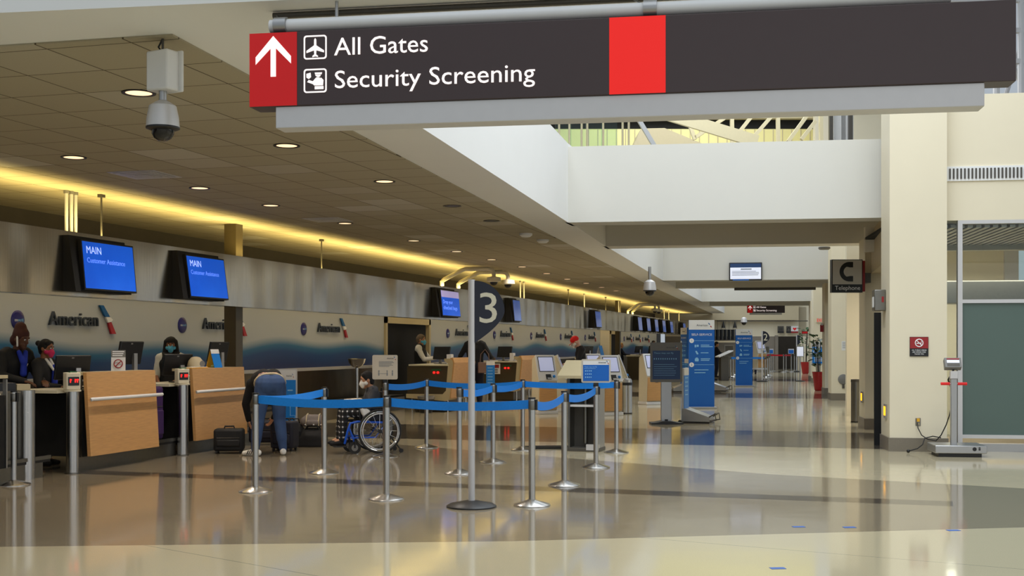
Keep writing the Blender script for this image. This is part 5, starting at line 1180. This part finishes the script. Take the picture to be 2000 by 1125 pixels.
def figure(label, loc, rz, h=1.72, J=None, skin='tan', top='black', sleeve='long', pants='black', shoe='shoe', hair='short', hairc='hair', mask=None, face=(0, -1, -.1), vest=None, bodyw=1., headk=1., vox=.012, toe=None, handd=None, curl=.5, detail=True, hiptop=True):
    t = thing('person', label, 'person', loc, rz)
    k_ = h / 1.72; J = J or {}; j = {}
    for n in ('pel', 'wst', 'chs', 'nck', 'hed'): j[n] = V3(J.get(n, DEF[n])) * k_
    for n in ('sh', 'el', 'wr', 'hip', 'kn', 'an'):
        for s, S in ((1, 'L'), (-1, 'R')):
            v = J.get(n + S)
            if v is None:
                v = J.get(n + ('L' if S == 'R' else 'R'), DEF[n + 'L']) if S == 'R' else DEF[n + 'L']
                if S == 'R': v = (-v[0], v[1], v[2])
            j[n + S] = V3(v) * k_
    q = k_ * bodyw
    def torso(mb, g, hip=True, sw=.75):
        for s in (-1, 1):
            X = V3((s, 0, 0))
            mb.cap(j['wst'] + X * .055 * q, .095 * q + g, j['chs'] + X * .075 * q, .100 * q + g); mb.cap(j['chs'] + X * .075 * q, .100 * q + g, j['nck'] * (1 - sw) + j['sh' + ('L' if s > 0 else 'R')] * sw, .062 * q + g)
            if hip: mb.cap(j['pel'] + X * .055 * q, .108 * q + g, j['wst'] + X * .055 * q, .095 * q + g)
        if sw > .6: mb.cap(j['shL'], .060 * k_ + g, j['shR'], .060 * k_ + g)
        mb.cap(j['chs'], .10 * q + g, j['nck'] - (j['nck'] - j['chs']) * .25, .062 * k_ + g)
    def arm(mb, S, g, fore=True, g2=None):
        mb.cap(j['sh' + S], .056 * k_ + g, j['el' + S], .041 * k_ + g)
        if fore: mb.cap(j['el' + S], .041 * k_ + g, j['wr' + S], .027 * k_ + (g if g2 is None else g2))
    def leg(mb, S, g):
        mb.cap(j['hip' + S], .090 * q + g, j['kn' + S], .060 * q + g); mb.cap(j['kn' + S], .060 * q + g, (j['kn' + S] + j['an' + S] * 2) / 3, .050 * q + g); mb.cap((j['kn' + S] + j['an' + S] * 2) / 3, .05 * k_ + g, j['an' + S], .038 * k_ + g)
    f = V3(face).normalized(); r = f.cross(V3((0, 0, 1))); r = (r if r.length > .2 else V3((-1, 0, 0))).normalized(); u = r.cross(f).normalized(); hc = j['hed']; hk = k_ * headk
    R3 = Matrix((r, f, u)).transposed().to_4x4()
    def hp(x, y, z): return hc + (r * x + f * y + u * z) * hk
    mb = MB(); torso(mb, 0)
    for S in 'LR':
        arm(mb, S, 0); leg(mb, S, 0); mb.cap(j['an' + S], .036 * k_, j['an' + S] + V3((0, -.1, -.03)) * k_, .03 * k_)
        s = 1 if S == 'L' else -1
        d = (handd or {}).get(S) or (j['wr' + S] - j['el' + S]); d = V3(d).normalized()
        nr = V3((-s, 0, 0)) if abs(d.z) > .6 else V3((0, 0, -1))
        hand(mb, j['wr' + S], d, nr, 1 if (nr.z < -.5) == (S == 'R') else 1, curl, k_)
    mb.cap(j['nck'], .056 * k_, hp(0, -.02, -.06), .052 * k_)
    mb.sph(hc + u * .012 * hk, (.077 * hk, .096 * hk, .108 * hk), 18, R3)
    mb.cap(hp(0, .03, -.045), .062 * hk, hp(0, .058, -.085), .040 * hk); mb.cap(hp(0, .092, .012), .010 * hk, hp(0, .108, -.022), .0155 * hk, 8)
    mb.cap(hp(-.018, .088, -.055), .010 * hk, hp(.018, .088, -.055), .010 * hk, 8); mb.cap(hp(-.05, .072, .032), .014 * hk, hp(.05, .072, .032), .014 * hk, 8)
    for s in (-1, 1): mb.sph(hp(s * .078, -.008, -.005), (.014 * hk, .022 * hk, .033 * hk), 10, R3)
    body = blob(mb, 'body', SK[skin], t, min(vox, .0085) if detail else vox)
    if detail:
        e = MB()
        for s in (-1, 1):
            MB().sph(hp(s * .031, .086, .012), .011 * hk, 10).build('eye', 'white_p', body); MB().sph(hp(s * .031, .0945, .011), .0058 * hk, 8).build('pupil', 'black', body)
            MB().cap(hp(s * .016, .091, .036), .005 * hk, hp(s * .046, .082, .037), .0045 * hk, 6).build('eyebrow', CL[hairc], body)
    if top:
        mb = MB(); torso(mb, .016, hiptop)
        for S in 'LR': arm(mb, S, .014, sleeve == 'long')
        blob(mb, 'top', CL[top], t, vox)
    if vest:
        mb = MB(); torso(mb, .026, True, .45); blob(mb, 'waistcoat', CL[vest], t, vox)
    mb = MB(); mb.cap(j['hipL'] * 1, .104 * q, j['hipR'], .104 * q); mb.cap(j['pel'], .115 * q, j['pel'] * .6 + j['wst'] * .4, .108 * q)
    for s in (-1, 1):
        X = V3((s, 0, 0)); mb.cap(j['pel'] + X * .055 * q, .124 * q + .004, j['pel'] * .68 + j['wst'] * .32 + X * .055 * q, .118 * q)
    for S in 'LR': leg(mb, S, .016)
    blob(mb, 'trousers', CL[pants], t, vox)
    for S in 'LR':
        a_ = j['an' + S]; d = V3((toe or {}).get(S, (0, -1, 0))).normalized(); b_ = V3((a_.x, a_.y, max(.045 * k_, a_.z - .045 * k_)))
        mb = MB(); mb.cap(b_ - d * .05 * k_, .043 * k_, b_ + d * .11 * k_ - V3((0, 0, .006)), .040 * k_); mb.cap(b_ + d * .05 * k_, .046 * k_, b_ + d * .17 * k_ - V3((0, 0, .012)), .032 * k_); mb.cap(b_ + V3((0, 0, .05)) * k_, .042 * k_, b_, .043 * k_)
        sh = blob(mb, 'shoe', CL[shoe], t, vox)
        if shoe == 'shoew':
            sb = MB(); sd = d.cross(V3((0, 0, 1)))
            for i in range(3):
                for s in (-1, 1): sb.cap(b_ + d * (.02 + .03 * i) + sd * s * .042 + V3((0, 0, .025)), .007, b_ + d * (.04 + .03 * i) + sd * s * .044 - V3((0, 0, .02)), .007, 6)
            sb.build('stripes', 'black', sh)
    if hair:
        mb = MB(); g = .012
        mb.sph(hp(0, -.018, .03), ((.077 + g) * hk, (.088 + g) * hk, (.096 + g) * hk), 18, R3)
        if hair == 'bun': mb.sph(hp(0, -.13, .06), .042 * hk, 12)
        if hair == 'long':
            for s in (-1, 1): mb.cap(hp(s * .075, .0, .06), .035 * hk, hp(s * .10, -.0, -.20), .045 * hk)
            mb.cap(hp(0, -.06, .05), .085 * hk, hp(0, -.06, -.22), .09 * hk); mb.sph(hp(0, .01, .07), (.09 * hk, .085 * hk, .07 * hk), 14, R3)
        if hair == 'wrap': mb.cap(hp(0, -.02, .05), .10 * hk, hp(0, -.045, .13), .075 * hk); mb.cap(hp(0, .0, .06), .088 * hk, hp(0, -.06, -.03), .085 * hk)
        if hair in ('short', 'bun'): mb.cap(hp(0, -.05, .02), .078 * hk, hp(0, -.05, -.04), .06 * hk); mb.cap(hp(-.045, .035, .078), .038 * hk, hp(.045, .035, .078), .038 * hk)
        if hair == 'cap':
            mb = MB(); mb.sph(hp(0, -.005, .055), (.094 * hk, .108 * hk, .088 * hk), 18, R3); mb.cyl(hp(0, -.005, .02), hp(0, -.005, .07), .099 * hk, .096 * hk, 20)
        o = blob(mb, {'wrap': 'head_wrap', 'cap': 'cap'}.get(hair, 'hair'), CL[hairc], t, .010 if detail else vox)
        if hair == 'cap':
            n_ = 12; vs = []
            for zz in (0, -.008):
                for i in range(n_ + 1):
                    a_ = pi * i / n_; vs.append(hp(.082 * cos(a_), .07 + .10 * sin(a_), .032 - .02 * sin(a_) + zz))
            m_ = n_ + 1
            MB().add(vs, [list(range(m_)), list(range(m_, 2 * m_))[::-1]] + [(i, (i + 1) % m_, m_ + (i + 1) % m_, m_ + i) for i in range(m_)]).build('peak', CL[hairc], o, smooth=False)
    if mask:
        mb = MB(); mb.cap(hp(0, .07, -.035), .052 * hk, hp(0, .078, -.075), .042 * hk); mb.cap(hp(-.05, .035, -.04), .035 * hk, hp(.05, .035, -.04), .035 * hk); mb.cap(hp(0, .09, -.01), .022 * hk, hp(0, .11, -.045), .026 * hk)
        o = blob(mb, 'face_mask', CL[mask], t, .009)
        if detail: MB().tube([hp(.078, -.01, .01), hp(.07, .04, -.02)], .003, 6).tube([hp(-.078, -.01, .01), hp(-.07, .04, -.02)], .003, 6).build('ear_loops', 'white_p', o)
    return t, j, hp
def flat(v): return V3((v.x, v.y, 0))
# 1 and 2: agents at the left counter
t, j, hp = figure('person in black with a tall maroon head wrap and blue scarf behind the left counter', flat(Wp(24, 700, -9.85)), YAW + pi / 2 - .45, 1.72, dict(chs=(0, -.05, 1.28), nck=(0, -.08, 1.43), hed=(0, -.15, 1.56), shL=(.18, -.06, 1.37), elL=(.25, -.14, 1.12), wrL=(.14, -.36, 1.05), elR=(-.26, -.1, 1.12), wrR=(-.14, -.36, 1.05)), 'deep', 'black', hair='wrap', hairc='maroon', face=(.1, -1, -.28), bodyw=1.12)
b = MB().cap(j['nck'] + V3((.05, -.09, -.03)), .03, j['chs'] + V3((.01, -.15, .0)), .035).cap(j['nck'] + V3((-.05, -.09, -.03)), .03, j['chs'] + V3((-.02, -.15, .0)), .035).cap(j['chs'] + V3((0, -.145, .02)), .035, j['chs'] + V3((0, -.14, -.14)), .045)
blob(b, 'scarf', CL['royal'], t); MB().cap(hp(.085, .01, .03), .011, hp(.088, .045, -.075), .011, 8).build('handset', 'white_p', t)
MB().tube([j['chs'] + V3((.06, -.15, -.02)), j['wst'] + V3((.03, -.16, .05))], .006, 6).build('lanyard', 'paper', t)
t, j, hp = figure('person with a hair bun and pink mask beside the black monitor', flat(Wp(88, 700, -9.55)), YAW + pi / 2 - .2, 1.55, dict(wrL=(.10, -.30, 1.20), elL=(.22, -.08, 1.10), wrR=(-.12, -.30, 1.08), elR=(-.24, -.05, 1.10)), 'brown', 'black', hair='bun', mask='pink', face=(0, -1, -.12))
b = MB().cap(j['nck'] + V3((.04, -.05, -.0)), .022, j['chs'] + V3((.02, -.13, .02)), .02).cap(j['nck'] + V3((-.04, -.05, 0)), .022, j['chs'] + V3((-.02, -.13, .02)), .02); blob(b, 'collar', CL['white'], t, .008)
b = MB().cap(j['chs'] + V3((0, -.13, .06)), .03, j['wst'] + V3((0, -.13, .02)), .04); blob(b, 'scarf', CL['royal'], t)
pw = j['wrL'] + V3((0, -.09, .0)); MB().cyl(pw + V3((-.02, .04, -.02)), pw + V3((.02, -.12, .05)), .006, n=8).build('pen', 'yellowpaper', t)
# 3: agent at the second counter
t, j, hp = figure('person with long dark hair and pale blue mask in white shirt and black waistcoat', flat(Wp(334, 700, -9.72)), YAW + .15, 1.60, dict(elL=(.22, -.05, 1.10), wrL=(.12, -.28, 1.04), elR=(-.23, -.04, 1.10), wrR=(-.16, -.26, 1.0)), 'brown', 'white', 'short', hair='long', mask='bluemask', vest='black', face=(.05, -1, -.16))
# 4: bending traveller
mloc = flat(G(527, 889))
t, j, hp = figure('person in blue jeans and dark jacket bending over the luggage, seen from behind', mloc, YAW + pi + .35, 1.76,
    dict(pel=(0, .06, .93), wst=(0, -.12, 1.02), chs=(0, -.32, .98), nck=(0, -.50, .90), hed=(0, -.62, .80), shL=(.18, -.42, .93), elL=(.25, -.48, .66), wrL=(.20, -.56, .44), elR=(-.25, -.50, .66), wrR=(-.14, -.58, .46), hipL=(.095, .05, .89), knL=(.15, .0, .48), anL=(.20, .06, .085), knR=(-.13, -.02, .48), anR=(-.17, .02, .085)), 'tan', 'black', pants='denim', shoe='shoew', hair='short', face=(0, -.6, -.8), bodyw=1.12, toe=dict(L=(.75, -.65, 0), R=(-.1, -1, 0)), hiptop=False)
ax = (j['wst'] - j['pel']).normalized(); c_ = j['pel'] * .72 + j['wst'] * .28; up_ = V3((1, 0, 0)).cross(ax).normalized()
MB().tube([c_ + V3((1, 0, 0)) * .205 * cos(a_) + up_ * .143 * sin(a_) for a_ in [i / 24 * 2 * pi for i in range(24)]], .016, 8, True).build('waistband', 'sealed', t)
# 5: child in a wheelchair
wrz = YAW - pi / 2 + .32; wp = G(742, 886); wloc = wp - Matrix.Rotation(wrz, 3, 'Z') @ V3((.25, 0, 0))
wc = thing('wheelchair', 'blue framed wheelchair carrying the child behind the front stanchion', 'wheelchair', wloc, wrz)
for s in (1, -1):
    x = .25 * s; c_ = V3((x, 0, .305))
    def cir(r_, xx, n=40): return [c_ + V3((xx, r_ * cos(2 * pi * i / n), r_ * sin(2 * pi * i / n))) for i in range(n)]
    w_ = MB().tube(cir(.288, 0), .0165, 10, True).build('wheel', 'rubber', wc); MB().tube(cir(.268, 0), .010, 8, True).build('rim', 'chrome', w_); MB().tube(cir(.245, .03 * s), .008, 8, True).build('hand_rim', 'alu_w', w_)
    sp_ = MB()
    for i in range(16):
        a_ = 2 * pi * i / 16; sp_.cyl(c_ + V3((.02 * s * (-1) ** i, .02 * cos(a_ + .6), .02 * sin(a_ + .6))), c_ + V3((0, .262 * cos(a_), .262 * sin(a_))), .0022, n=5)
    sp_.build('spokes', 'chrome', w_); MB().cyl(c_ - V3((.03, 0, 0)), c_ + V3((.03, 0, 0)), .028, n=14).build('hub', 'black', w_)
    xs = .20 * s
    MB().tube([(xs, .10, .42), (xs, -.30, .44), (xs, -.40, .42), (xs, -.44, .30), (xs * .8, -.47, .14)], .016, 10).tube([(xs, -.42, .36), (xs, -.36, .22), (xs, -.34, .14)], .014, 8).tube([(xs, -.40, .22), (xs, -.05, .22), (xs, .1, .42)], .012, 8).build('side_frame', 'chairblue', wc)
    MB().tube([(xs, .08, .42), (xs, .12, .88), (xs, .22, .90)], .013, 8).build('push_handle', 'black', wc)
    MB().bb((xs - .015 * 1, -.30, .62), (xs + .015, .06, .645)).tube([(xs, -.26, .44), (xs, -.28, .62)], .01, 8).build('armrest', 'black', wc)
    MB().bb((xs - .004, -.24, .46), (xs + .004, .05, .60)).build('side_guard', 'bagnavy', wc)
    fc = V3((xs, -.34, .085)); q = MB().cyl(fc - V3((.014, 0, 0)), fc + V3((.014, 0, 0)), .085, n=24).build('caster', 'rubber', wc); MB().cyl(fc - V3((.017, 0, 0)), fc + V3((.017, 0, 0)), .045, n=18).build('caster_hub', 'grey_p', q)
    MB().tube([fc + V3((.03, 0, 0)), fc + V3((.03, .0, .1)), (xs, -.34, .20)], .010, 8).build('caster_fork', 'black', wc)
    MB().tube([(xs, .1, .3), (xs, .26, .10), (xs, .30, .05)], .010, 8).build('anti_tip_bar', 'black', wc); MB().cyl((xs - .01, .31, .03), (xs + .01, .31, .03), .03, n=14).build('anti_tip_wheel', 'rubber', wc)
    MB().bb((xs * .25, -.62, .095), (xs * .95, -.44, .11)).build('foot_plate', 'black', wc, bevel=.004)
MB().bb((-.19, -.36, .42), (.19, .08, .46)).build('seat', 'bagblack', wc, bevel=.012); MB().bb((-.19, .075, .46), (.19, .105, .84)).build('backrest', 'bagblack', wc, bevel=.012); MB().bb((-.15, .11, .30), (.15, .20, .48)).build('rear_pouch', 'grey_p', wc, bevel=.01)
t, j, hp = figure('child in grey hoodie, plaid trousers and white mask seated in the wheelchair', wloc, wrz, 1.40,
    {k2: tuple(x / (1.40 / 1.72) for x in v) for k2, v in dict(pel=(0, -.05, .55), wst=(0, -.06, .66), chs=(0, -.05, .78), nck=(0, -.08, .90), hed=(0, -.13, 1.005), shL=(.145, -.06, .85), elL=(.19, -.14, .64), wrL=(.10, -.34, .66), elR=(-.19, -.14, .64), wrR=(-.10, -.34, .66), hipL=(.075, -.08, .54), knL=(.095, -.46, .575), anL=(.09, -.50, .19)).items()}, 'tan', 'grey', pants='plaid', hair='short', mask='whitemask', face=(0, -1, -.22), headk=1.12, bodyw=1.05)
b = MB().cap(j['nck'] + V3((-.06, .05, -.03)), .05, j['nck'] + V3((.06, .05, -.03)), .05).cap(j['nck'] + V3((0, .06, -.03)), .055, j['nck'] + V3((0, .08, -.12)), .04); blob(b, 'hood', CL['grey'], t)
b = MB().cap((.06, -.44, .70), .05, (.08, -.24, .70), .06).cap((-.04, -.42, .70), .045, (-.03, -.25, .70), .05)
o = blob(b, 'blanket', M['cream_p'], None, .012, 5); o.parent = None; o.location = wloc; o.rotation_euler.z = wrz; tag(o, 'rolled cream blanket on the lap of the child in the wheelchair', 'blanket')
b = MB().cap((.16, -.26, .68), .045, (.20, -.20, .53), .035).cap((.16, -.20, .68), .04, (.20, -.15, .56), .03)
o = blob(b, 'cloth', CL['white'], None, .010, 3); o.location = wloc; o.rotation_euler.z = wrz; tag(o, 'crumpled white cloth hanging over the side of the wheelchair', 'cloth')
b = MB().cap((.06, -.47, .66), .03, (-.05, -.52, .64), .025)
o = blob(b, 'toy', CL['royal'], None, .009, 2); o.location = wloc; o.rotation_euler.z = wrz; tag(o, 'small blue soft object held at the knees of the child', 'toy')
# 6: agent in a waistcoat
t, j, hp = figure('grey haired person in white shirt, black waistcoat and blue mask at the curved counter', flat(Wp(821, 700, -9.75)), YAW + pi / 2 - .15, 1.74, dict(elL=(.22, -.16, 1.16), wrL=(.13, -.42, 1.18), elR=(-.22, -.14, 1.14), wrR=(-.13, -.40, 1.17)), 'tan', 'white', 'long', vest='black', hair='short', hairc='hairgrey', mask='bluemask', face=(0, -1, -.12), bodyw=1.14, vox=.014)
# 7: tall traveller hidden by the pole
t, j, hp = figure('tall person in black seen from behind the pole numbered 3, a handbag at the hip', flat(G(928, 797)), YAW + pi - .1, 1.86, dict(elL=(.33, -.02, 1.14), wrL=(.36, -.18, 1.12), elR=(-.34, -.02, 1.12), wrR=(-.36, -.24, 1.10), hed=(0, -.07, 1.57)), 'deep', 'black', pants='navy', hair='short', face=(-.3, -1, -.2), mask='whitemask', bodyw=1.1, vox=.014)
b = MB(); wl = j['wrL']; dl = (wl - j['elL']).normalized(); b.cap(wl - dl * .05, .036, wl + dl * .05, .042).cap(wl + dl * .05, .042, wl + dl * .12 + V3((0, 0, -.02)), .034); blob(b, 'glove', CL['violet'], t)
p = Matrix.Rotation(YAW + pi - .1, 3, 'Z') @ V3((-.26, .18, 0)) + flat(G(928, 797)); t = thing('handbag', 'taupe handbag hanging beside the tall person behind the pole', 'bag', (p.x, p.y, .83), YAW)
MB().side([(-.04, 0), (-.035, .26), (.035, .26), (.05, 0)], -.17, .14).build('body', 'tan', t, bevel=.02); MB().tube([(-.12, 0, .25), (-.10, 0, .45), (0, 0, .56), (.08, 0, .45), (.1, 0, .25)], .010, 8).build('strap', 'tan', t)
# 8: red cap
t, j, hp = figure('person in a red cap and black T shirt looking down at a kiosk', flat(P(1136, 790, 27.5)), YAW - pi / 2 - .1, 1.72, dict(chs=(0, -.03, 1.29), nck=(0, -.06, 1.45), hed=(0, -.14, 1.565), elL=(.24, -.08, 1.13), wrL=(.13, -.32, 1.08), elR=(-.24, -.08, 1.13), wrR=(-.12, -.32, 1.08)), 'fair', 'black', 'short', hair='cap', hairc='redcap', mask='whitemask', face=(0, -1, -.62), bodyw=1.05)
b = MB()
for S in 'LR': b.cap(j['el' + S] * .9 + j['wr' + S] * .1, .0425, j['el' + S] * .25 + j['wr' + S] * .75, .0335)
b.build('tattoos', mat('tattooed_skin', rgb(128, 96, 84), .6, vary=.5, scale=30), t)
# 9 to 12: small far figures
figure('blonde person in navy seated behind the far counter', flat(Wp(1213, 690, -9.68)), YAW + pi / 2, 1.60, dict(elL=(.22, -.16, 1.16), wrL=(.13, -.40, 1.14)), 'tan', 'navy', hair='short', hairc='blond', vox=.02, detail=False)
figure('dark haired person in black above the tall pedestal of flight rules', flat(Wp(1276, 690, -9.7)), YAW + .3, 1.74, {}, 'brown', 'black', hair='short', vox=.02, detail=False)
figure('small far person in navy between the two self service boards', flat(G(1399, 737)), YAW + pi / 2, 1.66, dict(elL=(.22, -.16, 1.16), wrL=(.13, -.40, 1.14)), 'tan', 'navy', pants='navy', hair='short', vox=.02, detail=False)
figure('small far person in royal blue right of the farther self service board', flat(P(1472, 720, 62)), YAW + pi, 1.66, {}, 'brown', 'royal', pants='navy', hair='short', vox=.02, detail=False)
# ---------------------------------------------------------------- luggage
def suitcase(loc, rz, w_, d, h, m, label, handle=True, grp=None):
    t = thing('suitcase', label, 'suitcase', loc, rz)
    MB().bb((-w_ / 2, -d / 2, .035), (w_ / 2, d / 2, h)).build('shell', m, t, bevel=min(w_, d) * .14, seg=3)
    MB().bb((-w_ / 2 + .04, -d / 2 - .025, .10), (w_ / 2 - .04, -d / 2 + .03, h * .58)).build('front_pocket', m, t, bevel=.02)
    MB().tube([(-.07, 0, h - .01), (-.06, 0, h + .03), (.06, 0, h + .03), (.07, 0, h - .01)], .012, 8).build('grab_handle', 'black', t)
    for x in (-1, 1):
        for y in (-1, 1): MB().cyl((x * (w_ / 2 - .04) - .012, y * (d / 2 - .04), .026), (x * (w_ / 2 - .04) + .012, y * (d / 2 - .04), .026), .026, n=12).build('wheel', 'rubber', t)
    MB().tube([(-w_ / 2 + .05, -d / 2 - .004, h * .64), (w_ / 2 - .05, -d / 2 - .004, h * .64)], .005, 6).build('zip', 'grey_d', t)
    return t
suitcase((-8.86, 13.99, .20), R90 + .1, .42, .28, .74, 'purple', 'purple upright suitcase standing between the two wood counters')
suitcase(G(448, 885), YAW + .1, .40, .26, .34, 'bagblack', 'small square black suitcase at the foot of the second wood counter')
suitcase(G(556, 880), YAW - .2, .34, .26, .42, 'bagnavy', 'dark navy suitcase just right of the bending person legs')
suitcase(G(518, 868), YAW + .1, .46, .28, .36, 'bagnavy', 'dark navy bag on the floor beyond the bending person feet')
def duffel(loc, rz, L, r_, m, label):
    t = thing('duffel_bag', label, 'bag', loc, rz)
    b = MB().cap((-L / 2 + r_, 0, r_ * .95), r_ * .95, (L / 2 - r_, .0, r_ * .95), r_ * .95).bb((-L / 2 + .03, -r_ * .9, .0), (L / 2 - .03, r_ * .9, r_)); blob(b, 'body', M[m], t, .012, 5)
    for y in (-.05, .05): MB().tube([(-.10, y, r_ * 1.8), (-.07, y * 1.4, r_ * 2.15), (.07, y * 1.4, r_ * 2.15), (.10, y, r_ * 1.8)], .010, 8).build('handle', 'black', t)
    MB().tube([(-L / 2 + r_, 0, r_ * 1.9), (L / 2 - r_, 0, r_ * 1.9)], .006, 6).build('zip', 'grey_d', t)
    return t
duffel(G(570, 872), YAW + .8, .46, .19, 'bagblack', 'black duffel bag behind the bending person, left of the grey backpack')
duffel(G(611, 872), YAW, .46, .14, 'bagblack', 'low black bag under the grey backpack')
t = thing('backpack', 'grey canvas backpack lying on the low black bag', 'backpack', G(611, 872) + V3((0, .02, .29)), YAW)
b = MB().cap((-.12, 0, .075), .075, (.12, 0, .075), .075).cap((-.08, .02, .10), .08, (.08, .02, .10), .08); blob(b, 'body', M['baggrey'], t, .010, 4)
b = MB().cap((-.06, -.075, .06), .045, (.06, -.075, .06), .045); blob(b, 'front_pocket', M['baggrey'], t, .008, 3)
for x in (-.09, .09): MB().tube([(x, -.09, .02), (x, -.10, .09), (x, -.04, .17), (x, .06, .185)], .010, 8).build('strap', 'sealed', t)
for x in (-.1, .02, .13): MB().sph((x, -.112, .035), .012, 8).build('buckle', 'paper', t)
